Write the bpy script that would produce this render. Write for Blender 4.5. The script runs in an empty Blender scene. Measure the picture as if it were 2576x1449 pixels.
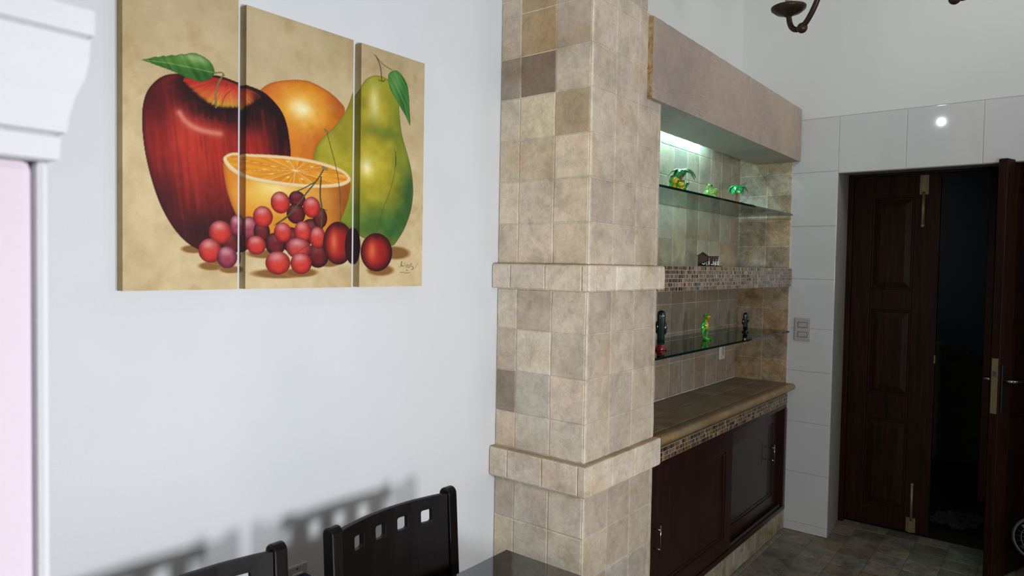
import bpy, math, random, json
import numpy as np
from mathutils import Vector, Matrix
SC = bpy.context.scene
COL = SC.collection
R = random.Random(7)
def lin(c):
    return tuple(((x/255)/12.92 if x/255 <= .04045 else ((x/255+.055)/1.055)**2.4) for x in c[:3])
def lin4(c, k=1.0):
    l = lin(c); return (min(1, l[0]*k), min(1, l[1]*k), min(1, l[2]*k), 1.0)

# ---------------------------------------------------------------- materials
def new_mat(name):
    m = bpy.data.materials.new(name); m.use_nodes = True
    nt = m.node_tree; b = nt.nodes['Principled BSDF']
    return m, nt, b
def N(nt, t, **kw):
    n = nt.nodes.new(t)
    for k, v in kw.items():
        if k in n.inputs: n.inputs[k].default_value = v
        else: setattr(n, k, v)
    return n
def L(nt, a, b): nt.links.new(a, b)
def coords(nt, scale=(1, 1, 1)):
    tc = N(nt, 'ShaderNodeTexCoord'); mp = N(nt, 'ShaderNodeMapping'); mp.inputs['Scale'].default_value = scale
    L(nt, tc.outputs['Object'], mp.inputs['Vector']); return mp.outputs['Vector']
def ramp(nt, fac, stops):
    r = N(nt, 'ShaderNodeValToRGB'); e = r.color_ramp.elements
    while len(e) < len(stops): e.new(.5)
    for i, (p, c) in enumerate(stops): e[i].position = p; e[i].color = c
    L(nt, fac, r.inputs['Fac']); return r.outputs['Color']
def mix(nt, mode, fac, a, b):
    m = N(nt, 'ShaderNodeMix', data_type='RGBA', blend_type=mode)
    for s, v in ((0, fac), (6, a), (7, b)):
        if hasattr(v, 'is_output'): L(nt, v, m.inputs[s])
        else: m.inputs[s].default_value = v
    return m.outputs[2]
def noise(nt, vec, scale, detail=6, rough=.6, dist=0.0):
    n = N(nt, 'ShaderNodeTexNoise'); n.inputs['Scale'].default_value = scale; n.inputs['Detail'].default_value = detail
    n.inputs['Roughness'].default_value = rough; n.inputs['Distortion'].default_value = dist
    L(nt, vec, n.inputs['Vector']); return n.outputs['Fac']
def bump(nt, b, h, strength, dist=.002):
    n = N(nt, 'ShaderNodeBump', Strength=strength, Distance=dist); L(nt, h, n.inputs['Height']); L(nt, n.outputs['Normal'], b.inputs['Normal'])
def gray(v): return (v, v, v, 1)

def simple(name, col, rough=.5, metal=0.0, var=.12, scale=30, bmp=0.0, coat=0.0, stretch=(1, 1, 1), spec=.5):
    m, nt, b = new_mat(name); v = coords(nt, stretch); n = noise(nt, v, scale)
    c = ramp(nt, n, [(.25, gray(1-var)), (.75, gray(1+var))])
    L(nt, mix(nt, 'MULTIPLY', 1.0, lin4(col), c), b.inputs['Base Color'])
    b.inputs['Roughness'].default_value = rough; b.inputs['Metallic'].default_value = metal
    b.inputs['Coat Weight'].default_value = coat; b.inputs['Specular IOR Level'].default_value = spec
    if bmp: bump(nt, b, n, bmp)
    return m

def plaster(name, col, stain=(190, 198, 210)):
    m, nt, b = new_mat(name); v = coords(nt)
    big = noise(nt, v, 1.6, 3); f = ramp(nt, big, [(.45, gray(0)), (.75, gray(.55))])
    c = mix(nt, 'MIX', f, lin4(col), lin4(stain))
    sp = ramp(nt, noise(nt, v, 9, 10, .75), [(.70, gray(0)), (.78, gray(.35))])
    c = mix(nt, 'MIX', sp, c, lin4((150, 158, 168)))
    L(nt, c, b.inputs['Base Color']); b.inputs['Roughness'].default_value = .75
    h = mix(nt, 'ADD', .5, noise(nt, v, 60, 6), noise(nt, v, 240, 3)); bump(nt, b, h, .22, .003)
    return m

def stone(name, gain=.95, rough=.62, contrast=.15, stain=.32):
    """tumbled stone: the tint of each tile comes from the mesh, the veining and pits from noise"""
    m, nt, b = new_mat(name); v = coords(nt)
    at = N(nt, 'ShaderNodeAttribute', attribute_name='Col')
    c = mix(nt, 'MULTIPLY', 1.0, at.outputs['Color'], gray(gain))
    n1 = noise(nt, v, 9, 9, .65, .6); n2 = noise(nt, v, 38, 8, .7); n3 = noise(nt, v, 5, 4, .5, 1.0); n4 = noise(nt, v, 120, 6, .75)
    c = mix(nt, 'MULTIPLY', 1.0, c, ramp(nt, n1, [(.25, gray(1-contrast*2.0)), (.5, gray(1.0)), (.75, gray(1+contrast))]))
    c = mix(nt, 'MULTIPLY', 1.0, c, ramp(nt, n2, [(.25, gray(1-contrast*1.4)), (.5, gray(1.0)), (.75, gray(1+contrast*.9))]))
    c = mix(nt, 'MULTIPLY', ramp(nt, n3, [(.52, gray(0)), (.72, gray(stain))]), c, lin4((225, 190, 140)))
    c = mix(nt, 'MULTIPLY', 1.0, c, ramp(nt, n4, [(.3, gray(1-contrast*1.1)), (.5, gray(1.0)), (.7, gray(1+contrast*.7))]))
    wh = noise(nt, v, 22, 10, .8, .8)
    c = mix(nt, 'MIX', ramp(nt, wh, [(.66, gray(0)), (.76, gray(.45))]), c, lin4((205, 196, 180)))
    vo = N(nt, 'ShaderNodeTexVoronoi', Scale=85.0); L(nt, v, vo.inputs['Vector'])
    pit = ramp(nt, vo.outputs['Distance'], [(.05, gray(.55)), (.16, gray(1))])
    pm = ramp(nt, noise(nt, v, 13, 4), [(.56, gray(0)), (.66, gray(.8))])
    c = mix(nt, 'MULTIPLY', pm, c, pit)
    L(nt, c, b.inputs['Base Color']); b.inputs['Roughness'].default_value = rough; b.inputs['Specular IOR Level'].default_value = .35
    h = mix(nt, 'ADD', .6, n2, n4); bump(nt, b, h, .5, .003)
    return m

def wood(name, dark, light, rough=.35, axis='Z', scale=1.0, coat=.15):
    m, nt, b = new_mat(name); s = {'X': (.8, 14, 14), 'Z': (14, 14, .8), 'Y': (14, .8, 14)}[axis]
    v = coords(nt, tuple(q*scale for q in s)); n = noise(nt, v, 4, 8, .6, .8)
    c = ramp(nt, n, [(.3, lin4(dark)), (.7, lin4(light))]); L(nt, c, b.inputs['Base Color'])
    b.inputs['Roughness'].default_value = rough; b.inputs['Coat Weight'].default_value = coat; b.inputs['Coat Roughness'].default_value = .25
    bump(nt, b, n, .08, .001); return m

def attr_mat(name, rough=.5, bmp=.15, scale=300, coat=0.0, spec=.5):
    m, nt, b = new_mat(name); v = coords(nt); at = N(nt, 'ShaderNodeAttribute', attribute_name='Col')
    n = noise(nt, v, scale, 3); c = mix(nt, 'MULTIPLY', 1.0, at.outputs['Color'], ramp(nt, n, [(.3, gray(.93)), (.7, gray(1.05))]))
    L(nt, c, b.inputs['Base Color']); b.inputs['Roughness'].default_value = rough; b.inputs['Coat Weight'].default_value = coat
    b.inputs['Specular IOR Level'].default_value = spec
    bump(nt, b, n, bmp, .001); return m

def emis(name, col, s):
    m, nt, b = new_mat(name); b.inputs['Base Color'].default_value = lin4(col)
    b.inputs['Emission Color'].default_value = lin4(col); b.inputs['Emission Strength'].default_value = s; return m

def glass_face(name):
    m, nt, b = new_mat(name); out = nt.nodes['Material Output']
    tr = N(nt, 'ShaderNodeBsdfTransparent'); tr.inputs['Color'].default_value = (.95, .975, .96, 1)
    gl = N(nt, 'ShaderNodeBsdfGlossy', Roughness=.02); gl.inputs['Color'].default_value = (.9, 1, .96, 1)
    fr = N(nt, 'ShaderNodeFresnel', IOR=1.5); mx = N(nt, 'ShaderNodeMixShader')
    L(nt, fr.outputs[0], mx.inputs[0]); L(nt, tr.outputs[0], mx.inputs[1]); L(nt, gl.outputs[0], mx.inputs[2]); L(nt, mx.outputs[0], out.inputs['Surface'])
    nt.nodes.remove(b); return m

M = {}
M['plaster'] = plaster('white_plaster', (226, 229, 234), (212, 218, 228))
M['plaster_k'] = plaster('kitchen_plaster', (216, 218, 217), (206, 210, 210))
M['ceiling'] = plaster('ceiling_plaster', (225, 225, 225))
M['white_tile'] = simple('white_ceramic_tile', (205, 206, 208), .055, var=.03, scale=3, coat=.0)
M['jamb'] = simple('grey_jamb_plaster', (150, 144, 138), .7, var=.12, scale=14, bmp=.1)
M['stone'] = stone('tumbled_travertine')
M['stone_niche'] = stone('niche_stone', .95, .38, .30, .6)
M['stone_back'] = stone('niche_back_stone', .95, .42, .17, .35)
M['stone_floor'] = stone('floor_stone', .8, .5, .34, .3)
M['mosaic'] = attr_mat('mosaic_chips', .32, .1, 120)
M['nosing'] = stone('nosing_stone', .95, .42, .18, .6)
M['mahogany'] = wood('mahogany', (21, 9, 5), (50, 24, 12), .5, coat=.0)
M['mahogany'].node_tree.nodes['Principled BSDF'].inputs['Specular IOR Level'].default_value = .14
M['cab_wood'] = wood('cabinet_mahogany', (24, 8, 5), (52, 20, 11), .34, coat=.05)
M['cab_panel'] = simple('cabinet_panel_lacquer', (40, 35, 31), .5, var=.12, scale=12, coat=.3, stretch=(8, 8, .6))
M['black_wood'] = wood('black_stained_wood', (7, 5, 5), (17, 11, 10), .3, coat=.0)
M['black_wood'].node_tree.nodes['Principled BSDF'].inputs['Specular IOR Level'].default_value = .22
M['black_panel'] = wood('black_panel_wood', (6, 4, 4), (15, 9, 8), .5, coat=.0)
M['black_panel'].node_tree.nodes['Principled BSDF'].inputs['Specular IOR Level'].default_value = .22
M['dark_glass'] = simple('black_table_glass', (16, 20, 20), .03, var=.05, coat=.7, spec=.5)
M['dark_glass'].node_tree.nodes['Principled BSDF'].inputs['Coat IOR'].default_value = 1.55
M['hall_floor_shade'] = simple('shaded_hall_floor', (34, 26, 20), .6, var=.2, scale=6)  # darkness of the unlit hallway put into the floor colour
M['glass'] = glass_face('shelf_glass')
M['glass_edge'] = simple('shelf_glass_edge', (16, 40, 34), .08, var=.1, coat=.5)
M['brass'] = simple('aged_brass', (132, 118, 88), .42, .35, var=.15, scale=60)
M['steel'] = simple('satin_steel', (92, 92, 98), .45, .5, var=.08)
M['chrome'] = simple('chrome', (150, 145, 145), .15, 1.0, var=.05)
M['bronze'] = simple('dark_bronze', (62, 46, 36), .42, .6, var=.25, scale=40)
M['plastic'] = simple('ivory_plastic', (196, 192, 182), .35, var=.03)
M['white_plastic'] = simple('white_plastic', (222, 220, 214), .3, var=.03)
M['grey_plastic'] = simple('switch_plastic', (176, 174, 168), .35, var=.03)
M['navy'] = simple('navy_plastic', (22, 28, 62), .4, var=.1)
M['black'] = simple('black_plastic', (12, 12, 13), .35, var=.1)
M['palm_green'] = simple('glazed_green', (32, 128, 62), .15, var=.25, scale=40, coat=.6)
M['palm_green2'] = simple('bright_glazed_green', (30, 140, 66), .15, var=.22, scale=40, coat=.6)
M['trunk'] = simple('palm_trunk_glaze', (150, 92, 62), .3, var=.2, scale=80, coat=.4)
M['frog_green'] = simple('frog_glaze', (70, 158, 48), .12, var=.35, scale=60, coat=.8)
M['frog_pale'] = simple('pale_green_glaze', (118, 150, 66), .16, var=.18, scale=40, coat=.7)
M['frog_bright'] = simple('bright_frog_glaze', (46, 170, 36), .1, var=.45, scale=70, coat=.8)
M['yellow'] = simple('yellow_glaze', (216, 178, 34), .15, var=.2, scale=60, coat=.7)
M['orange'] = simple('orange_glaze', (206, 92, 28), .15, var=.2, scale=60, coat=.7)
M['cactus'] = simple('dark_green_glaze', (16, 38, 33), .16, var=.25, scale=40, coat=.8)
M['cactus2'] = simple('near_black_green_glaze', (13, 15, 15), .2, var=.25, scale=40, coat=.6)
M['oxblood'] = simple('oxblood_glaze', (120, 32, 34), .15, var=.25, scale=40, coat=.8)
M['shed'] = wood('dark_shed_wood', (38, 22, 10), (84, 52, 24), .6, 'X', 4)
M['silver'] = simple('silver', (220, 220, 215), .18, 1.0, var=.1)
M['rock'] = simple('brown_glaze', (84, 54, 40), .3, var=.3, scale=80)
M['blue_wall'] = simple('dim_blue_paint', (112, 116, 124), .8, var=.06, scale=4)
M['cloth'] = simple('grey_cloth', (66, 66, 70), .9, var=.3, scale=40, bmp=.4)
M['beige_cloth'] = simple('grey_beige_upholstery', (96, 94, 86), .85, var=.15, scale=14, bmp=.3)
M['pink'] = plaster('pink_plaster', (188, 176, 187), (182, 171, 182))
M['white_trim'] = plaster('white_moulding', (186, 185, 190), (180, 180, 186))
M['lamplit_white'] = plaster('lamplit_plaster', (255, 232, 180), (250, 226, 175))  # warm lamp light above the capital, put into the plaster colour
M['amber'] = simple('amber_wood', (120, 66, 28), .4, var=.2)
M['canvas'] = attr_mat('painted_canvas', .62, .25, 520, spec=.25)
M['hole'] = simple('dark_gap', (14, 12, 11), .9)

# ---------------------------------------------------------------- mesh builder
class MB:
    def __init__(s): s.v = []; s.f = []; s.c = []; s.m = []; s.s = []
    def add(s, vs, fs, col=(1, 1, 1, 1), mat=0, smooth=False):
        o = len(s.v); s.v += [tuple(q) for q in vs]
        for f in fs: s.f.append([i+o for i in f]); s.c.append(col); s.m.append(mat); s.s.append(smooth)
    def box(s, x0, x1, y0, y1, z0, z1, col=(1, 1, 1, 1), mat=0):
        v = [(x, y, z) for z in (z0, z1) for y in (y0, y1) for x in (x0, x1)]
        s.add(v, [(0, 2, 3, 1), (4, 5, 7, 6), (0, 1, 5, 4), (2, 6, 7, 3), (0, 4, 6, 2), (1, 3, 7, 5)], col, mat)
    def prism(s, poly, axis, a0, a1, col=(1, 1, 1, 1), mat=0, smooth=False):
        """poly: 2-D outline in the two other axes (in x,y,z order), extruded along axis"""
        n = len(poly)
        def P(p, a): return {'x': (a, p[0], p[1]), 'y': (p[0], a, p[1]), 'z': (p[0], p[1], a)}[axis]
        v = [P(p, a0) for p in poly]+[P(p, a1) for p in poly]
        area = sum(poly[i][0]*poly[(i+1) % n][1]-poly[(i+1) % n][0]*poly[i][1] for i in range(n))
        flip = (area < 0) ^ (axis == 'y')
        A = list(range(n)); Bq = [n+i for i in range(n)]
        side = [(i, (i+1) % n, n+(i+1) % n, n+i) for i in range(n)]
        caps = [A[::-1], Bq]
        if flip: side = [q[::-1] for q in side]; caps = [c[::-1] for c in caps]
        s.add(v, caps, col, mat)
        if smooth: s.v += [tuple(q) for q in v]
        o = len(s.v)-2*n
        for q in side: s.f.append([i+o for i in q]); s.c.append(col); s.m.append(mat); s.s.append(smooth)
    def lathe(s, prof, c=(0, 0, 0), seg=24, col=(1, 1, 1, 1), mat=0, rib=None, tilt=None):
        vs = []; fs = []
        for r, z in prof:
            for k in range(seg):
                a = 2*math.pi*k/seg; rr = r*(rib(a) if rib else 1)
                p = Vector((rr*math.cos(a), rr*math.sin(a), z))
                if tilt: p = tilt @ p
                vs.append(p+Vector(c))
        for i in range(len(prof)-1):
            for k in range(seg):
                a, b = i*seg+k, i*seg+(k+1) % seg; fs.append((a, b, b+seg, a+seg))
        fs.append(tuple(range(seg))[::-1]); fs.append(tuple((len(prof)-1)*seg+k for k in range(seg)))
        s.add(vs, fs, col, mat, True)
    def tube(s, pts, rad, seg=10, col=(1, 1, 1, 1), mat=0):
        pts = [Vector(p) for p in pts]; n = len(pts)
        if not hasattr(rad, '__len__'): rad = [rad]*n
        vs = []; fs = []; up = None
        for i, p in enumerate(pts):
            t = (pts[min(i+1, n-1)]-pts[max(i-1, 0)]).normalized()
            if up is None: up = t.orthogonal().normalized()
            up = (up-t*up.dot(t)).normalized(); w = t.cross(up)
            for k in range(seg):
                a = 2*math.pi*k/seg; vs.append(p+(up*math.cos(a)+w*math.sin(a))*rad[i])
        for i in range(n-1):
            for k in range(seg):
                a, b = i*seg+k, i*seg+(k+1) % seg; fs.append((a, b, b+seg, a+seg))
        fs.append(tuple(range(seg))[::-1]); fs.append(tuple((n-1)*seg+k for k in range(seg)))
        s.add(vs, fs, col, mat, True)
    def ball(s, c, r, seg=16, rot=None, col=(1, 1, 1, 1), mat=0):
        if not hasattr(r, '__len__'): r = (r, r, r)
        vs = []; fs = []; rg = seg//2; c = Vector(c)
        def T(p):
            p = Vector((p[0]*r[0], p[1]*r[1], p[2]*r[2])); return (rot @ p if rot else p)+c
        vs.append(T((0, 0, -1)))
        for i in range(1, rg):
            t = -math.pi/2+math.pi*i/rg
            for k in range(seg):
                a = 2*math.pi*k/seg; vs.append(T((math.cos(t)*math.cos(a), math.cos(t)*math.sin(a), math.sin(t))))
        vs.append(T((0, 0, 1)))
        for k in range(seg): fs.append((0, 1+(k+1) % seg, 1+k))
        for i in range(rg-2):
            for k in range(seg):
                a, b = 1+i*seg+k, 1+i*seg+(k+1) % seg; fs.append((a, b, b+seg, a+seg))
        t = len(vs)-1; o = 1+(rg-2)*seg
        for k in range(seg): fs.append((o+k, o+(k+1) % seg, t))
        s.add(vs, fs, col, mat, True)
    def tiles(s, o, u, v, n, us, vs_, h=.003, gap=.003, colf=None, jit=.0012, grout=(200, 188, 168), gm=0, back=True):
        """rows of slightly rounded tiles standing on a grout bed"""
        o, u, v, n = map(Vector, (o, u, v, n)); cross = u.cross(v).dot(n) > 0
        def Q(*f): return f if cross else f[::-1]
        if back:
            q = [o+u*us[0]+v*vs_[0], o+u*us[-1]+v*vs_[0], o+u*us[-1]+v*vs_[-1], o+u*us[0]+v*vs_[-1]]
            s.add(q, [Q(0, 1, 2, 3)], lin4(grout), gm)
        for j in range(len(vs_)-1):
            for i in range(len(us)-1):
                a0, a1, b0, b1 = us[i]+gap/2, us[i+1]-gap/2, vs_[j]+gap/2, vs_[j+1]-gap/2
                if a1-a0 < .004 or b1-b0 < .004: continue
                base = [];
                for (x, y) in ((a0, b0), ((a0+a1)/2, b0), (a1, b0), (a1, (b0+b1)/2), (a1, b1), ((a0+a1)/2, b1), (a0, b1), (a0, (b0+b1)/2)):
                    base.append((x+R.uniform(-jit, jit), y+R.uniform(-jit, jit)))
                cx, cy = (a0+a1)/2, (b0+b1)/2; bev = min(.0016, (a1-a0)*.18, (b1-b0)*.18)
                inn = []
                for k, (x, y) in enumerate(base):
                    kk = 1.7 if k % 2 == 0 else 1.0
                    dx, dy = cx-x, cy-y
                    inn.append((x+(bev*kk if dx > .002 else -bev*kk if dx < -.002 else 0), y+(bev*kk if dy > .002 else -bev*kk if dy < -.002 else 0)))
                P = [o+u*x+v*y for x, y in base]+[o+u*x+v*y+n*(h*R.uniform(.75, 1.1)) for x, y in inn]
                col = colf(i, j) if colf else (.5, .5, .5, 1)
                fs = [Q(*range(8, 16))]+[Q(k, (k+1) % 8, 8+(k+1) % 8, 8+k) for k in range(8)]
                s.add(P, fs, col, 0)
    def build(s, name, mats, parent=None, loc=None, bevel=0, subd=0, smooth_all=False, seg=2):
        loc = Vector(loc) if loc is not None else Vector((0, 0, 0))
        base = Vector((0, 0, 0)); p = parent
        while p is not None: base += p.location; p = p.parent
        off = base+loc
        me = bpy.data.meshes.new(name); me.from_pydata([tuple(Vector(q)-off) for q in s.v], [], s.f)
        if not isinstance(mats, (list, tuple)): mats = [mats]
        for m in mats: me.materials.append(M[m])
        me.polygons.foreach_set('material_index', s.m)
        me.polygons.foreach_set('use_smooth', [True]*len(s.f) if smooth_all else s.s)
        ca = me.color_attributes.new('Col', 'FLOAT_COLOR', 'CORNER')
        arr = np.repeat(np.array(s.c, dtype=np.float32).reshape(-1, 4), [len(f) for f in s.f], axis=0)
        ca.data.foreach_set('color', arr.ravel()); me.update()
        o = bpy.data.objects.new(name, me); COL.objects.link(o); o.parent = parent; o.location = loc
        if bevel:
            b = o.modifiers.new('bevel', 'BEVEL'); b.width = bevel; b.segments = seg; b.limit_method = 'ANGLE'; b.angle_limit = math.radians(40)
        if subd: q = o.modifiers.new('subd', 'SUBSURF'); q.levels = q.render_levels = subd
        return o
def thing(name, label, cat, loc=(0, 0, 0), group=None, kind=None):
    o = bpy.data.objects.new(name, None); COL.objects.link(o); o.location = loc; o.empty_display_size = .05
    o['label'] = label; o['category'] = cat
    if group: o['group'] = group
    if kind: o['kind'] = kind
    return o
def tag(o, label, cat, group=None, kind=None):
    o['label'] = label; o['category'] = cat
    if group: o['group'] = group
    if kind: o['kind'] = kind
    return o
def struct(o, label=None, cat=None):
    o['kind'] = 'structure'
    if label: o['label'] = label; o['category'] = cat
    return o
def upd(): bpy.context.view_layer.update()
def steps(a, b, d, first=None):
    r = [a]; x = first if first is not None else a+d
    while x < b-1e-4:
        if x > a+1e-4: r.append(x)
        x += d
    return r+[b]
def tint(base, dv=12, warm=6):
    k = R.uniform(-dv, dv); w = R.uniform(-warm, warm)
    return lin4((max(0, base[0]+k+w), max(0, base[1]+k), max(0, base[2]+k-w)))

# ---------------------------------------------------------------- key planes (metres)
XP0, XP1, YP, YW, YN, XF = 1.9497, 2.4570, 1.235, 1.626, 1.579, 4.1985
YB = 1.567            # face of the stone on the niche back
CEIL = 3.6
CAM = Vector((0, 0, 1.535))
# ================================================================ the room shell
b = MB(); b.box(-2.3, 2.42, YW, YW+.12, 0, CEIL)
struct(b.build('wall_left', 'plaster'), 'white plastered wall behind the fruit triptych', 'wall')
b = MB(); b.box(2.42, 4.6, YN, YN+.16, 0, CEIL)
struct(b.build('wall_niche', 'plaster_k'), 'white plastered wall above the stone beam', 'wall')
# far wall with the door opening (painted above, tiled below)
OY0, OY1, OZ = .040, 1.010, 2.088
b = MB(); x0, x1 = XF+.008, 4.60
ZS = 2.30
b.prism([(x0, OY1), (x1, OY1+.030), (x1, YN), (x0, YN)], 'z', 0, ZS); b.box(x0, x1, -2.9, OY0, 0, ZS); b.box(x0, x1, -2.9, YN, ZS, CEIL)
b.prism([(x0, OZ), (x1, OZ+.036), (x1, ZS), (x0, ZS)], 'y', OY0, OY1-.0005); b.prism([(x0+.02, OZ+.06), (x1, OZ+.06), (x1, ZS), (x0+.02, ZS)], 'y', OY1-.001, OY1+.03)
wf = struct(b.build('wall_far', 'plaster_k'), 'far wall, painted white above a band of white ceramic tiles', 'wall')
b = MB()
def wt(i, j): return lin4((255, 255, 255))
zr = [0.0, .050, .349, .6474, .947, 1.197, 1.484, 1.79, 2.10, 2.4063]
b.tiles((XF+.0025, 0, 0), (0, 1, 0), (0, 0, 1), (-1, 0, 0), [OY1, 1.262], [z for z in zr if z < 2.11], .0025, .0013, wt, .0002, (158, 154, 146), 1)
b.tiles((XF+.0025, 0, 0), (0, 1, 0), (0, 0, 1), (-1, 0, 0), [OY1, 1.262], [2.10, 2.4063], .0025, .0013, wt, .0002, (158, 154, 146), 1)
b.tiles((XF+.0025, 0, 0), (0, 1, 0), (0, 0, 1), (-1, 0, 0), [OY0, .335, .675, OY1], [OZ, 2.4063], .0025, .0013, wt, .0002, (158, 154, 146), 1)
b.tiles((XF+.0025, 0, 0), (0, 1, 0), (0, 0, 1), (-1, 0, 0), [-2.9, -2.4, -2.05, -1.71, -1.37, -1.03, -.69, -.35, -.01, OY0], zr, .0025, .0013, wt, .0002, (158, 154, 146), 1)
b.box(XF+.004, XF+.0085, OY1, 1.245, 2.4063, 2.409, lin4((170, 166, 155)), 1); b.box(XF+.004, XF+.0085, -2.9, OY1, 2.4063, 2.409, lin4((170, 166, 155)), 1)
M['grout'] = attr_mat('tile_grout', .85)
b.build('tile_cladding', ['white_tile', 'grout'], wf)
b = MB(); b.prism([(XF+.0085, OY1-.003), (4.555, OY1+.024), (4.555, OY1+.0285), (XF+.0085, OY1+.001)], 'z', 0, OZ+.03); b.prism([(XF+.0085, OZ-.003), (4.555, OZ+.028), (4.555, OZ+.032), (XF+.0085, OZ+.001)], 'y', OY0, OY1); b.build('door_reveal', 'jamb', wf)
b = MB(); b.box(-2.3, 7.2, -2.9, 1.8, -.06, -.0045, lin4((95, 92, 82)))
def fcol(i, j): return tint((146, 139, 122) if R.random() < .6 else (128, 123, 108), 12, 4)
b.tiles((0, 0, -.003), (1, 0, 0), (0, 1, 0), (0, 0, 1), steps(2.30, 7.2, .1555, 2.30+.155*.05), steps(-1.0, 1.6, .1555, -.953), .0015, .0035, fcol, .001, (118, 112, 100), 0)
b.tiles((0, 0, -.003), (1, 0, 0), (0, 1, 0), (0, 0, 1), steps(-2.3, 2.30, .31), steps(-2.9, 1.6, .31), .0015, .0035, fcol, .001, (118, 112, 100), 0)
struct(b.build('floor', 'stone_floor'), 'floor of small dark grey stone tiles', 'floor')
b = MB(); b.box(-2.3, 7.2, -2.9, 1.8, CEIL, CEIL+.08); struct(b.build('ceiling', 'ceiling'))
b = MB(); b.box(-2.3, 4.6, -3.0, -2.9, 0, CEIL); struct(b.build('wall_right', 'plaster'))
b = MB(); b.box(-2.4, -2.3, -2.9, YW, 0, CEIL); struct(b.build('wall_back', 'plaster'))
b = MB(); b.box(4.60, 6.5, -1.6, 1.6, -.002, .0015); struct(b.build('floor_hallway_shade', 'hall_floor_shade'))  # dark sheet over the tiles, standing in for the hallway's shade
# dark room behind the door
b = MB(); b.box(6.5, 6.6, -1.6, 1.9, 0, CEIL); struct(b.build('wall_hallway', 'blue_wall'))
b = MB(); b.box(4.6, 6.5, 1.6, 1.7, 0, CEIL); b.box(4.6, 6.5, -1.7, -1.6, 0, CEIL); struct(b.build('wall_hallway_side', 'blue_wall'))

# pink archway jamb close to the camera
jb = thing('wall_archway', 'pink archway pier with white moulded capital, nearest to the camera', 'wall', (-.4, .78, 0), kind='structure')
b = MB(); b.box(-1.3, .2105, .70, .86, 0, 1.62, mat=0); b.build('pier', 'pink', jb, bevel=.01)
b = MB(); b.box(.2105, .2225, .70, .86, 0, 1.62); b.build('corner_strip', 'white_trim', jb, bevel=.006)
b = MB()
prof = [(.222, 1.619), (.2275, 1.621), (.2285, 1.6405), (.2255, 1.643), (.232, 1.645), (.2335, 1.660), (.2375, 1.678), (.2425, 1.692), (.245, 1.708), (.246, 1.7265), (.2435, 1.7285), (.2485, 1.7305), (.2485, 1.752), (.222, 1.752)]
# the mouldings run along the front and return round the end
loop = []
for x, z in prof:
    e = x-.222; loop.append([(-1.3, .70-e, z), (x, .70-e, z), (x, .86+e, z), (-1.3, .86+e, z)])
v = [p for l in loop for p in l]; f = []
for i in range(len(loop)-1):
    for k in range(3): a = i*4+k; f.append((a, a+1, a+5, a+4))
f.append((0, 1, 2, 3)); n0 = (len(loop)-1)*4; f.append((n0, n0+1, n0+2, n0+3)); b.add(v, f)
b.build('capital', 'white_trim', jb)
b = MB(); b.box(-1.3, .2, .705, .855, 1.752, CEIL); b.build('arch_wall', 'lamplit_white', jb)

# ================================================================ stone pillar
TG = 1.68
def tc(c):
    g = sum(c)/3; return lin4([q*.78+g*.22 for q in c], TG)
LEFT = {0: [(178, 160, 142), (175, 155, 125), (180, 165, 145)], 1: [(186, 169, 148), (168, 140, 98), (172, 155, 135)], 2: [(150, 135, 120), (128, 108, 88), (190, 174, 150)],
 3: [(182, 168, 145), (192, 176, 142), (166, 143, 110)], 4: [(180, 164, 138), (180, 160, 130), (197, 179, 151)], 5: [(192, 176, 150), (185, 168, 145), (190, 172, 146)],
 6: [(182, 165, 142), (190, 172, 148), (186, 166, 138)], 7: [(190, 178, 158), (172, 155, 135), (188, 172, 150)], 8: [(175, 158, 138), (194, 182, 160), (178, 165, 145)],
 9: [(134, 119, 102), (170, 160, 145), (194, 174, 152)], 10: [(185, 165, 140), (180, 170, 152), (186, 173, 153)], 11: [(165, 150, 135), (180, 168, 152), (188, 175, 155)],
 12: [(180, 165, 138), (178, 168, 150), (185, 175, 155)]}
RIGHT = {1: [(186, 172, 158), (188, 174, 160), (184, 170, 155)], 2: [(172, 158, 142), (182, 167, 154), (180, 166, 152)], 3: [(188, 173, 152), (184, 168, 145), (184, 168, 150)],
 4: [(184, 170, 150), (190, 174, 152), (180, 162, 145)], 5: [(164, 148, 136), (178, 162, 146), (184, 168, 148)], 6: [(186, 170, 150), (186, 170, 150), (186, 168, 144)],
 7: [(170, 152, 136), (184, 168, 150), (176, 160, 142)], 8: [(176, 158, 138), (188, 174, 154), (172, 154, 132)], 9: [(182, 168, 150), (170, 158, 144), (184, 170, 148)],
 10: [(186, 172, 152), (178, 164, 148), (190, 176, 156)], 11: [(176, 162, 148), (168, 152, 138), (174, 158, 144)], 12: [(186, 172, 150), (170, 154, 138), (178, 164, 146)]}
ZU = [CEIL, 2.88, 2.73, 2.58, 2.4276, 2.2776, 2.1322, 1.9821, 1.835, 1.6837, 1.540]     # above the upper ledge
ROWU = [-1, -1, -1, 0, 1, 2, 3, 4, 5, 6]
ZM = [1.452, 1.3052, 1.1529, 1.0012, .871]; ROWM = [7, 8, 9, 10]
ZL = [.766, .6123, .461, .309, .157, 0.0]; ROWL = [11, 12, -1, -1, -1]
pil = thing('stone_pillar', 'square pillar clad in beige tumbled stone tiles with two projecting ledges', 'pillar', ((XP0+XP1)/2, (YP+YW)/2, 0))
b = MB(); T = .0024
b.box(XP0+T, XP1-T, YP+T, YW-.002, 0, 2.484, lin4((216, 206, 188))); b.box(XP0+T, 2.332-T, YP+T, YW-.002, 2.484, CEIL-.002, lin4((216, 206, 188)))
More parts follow.
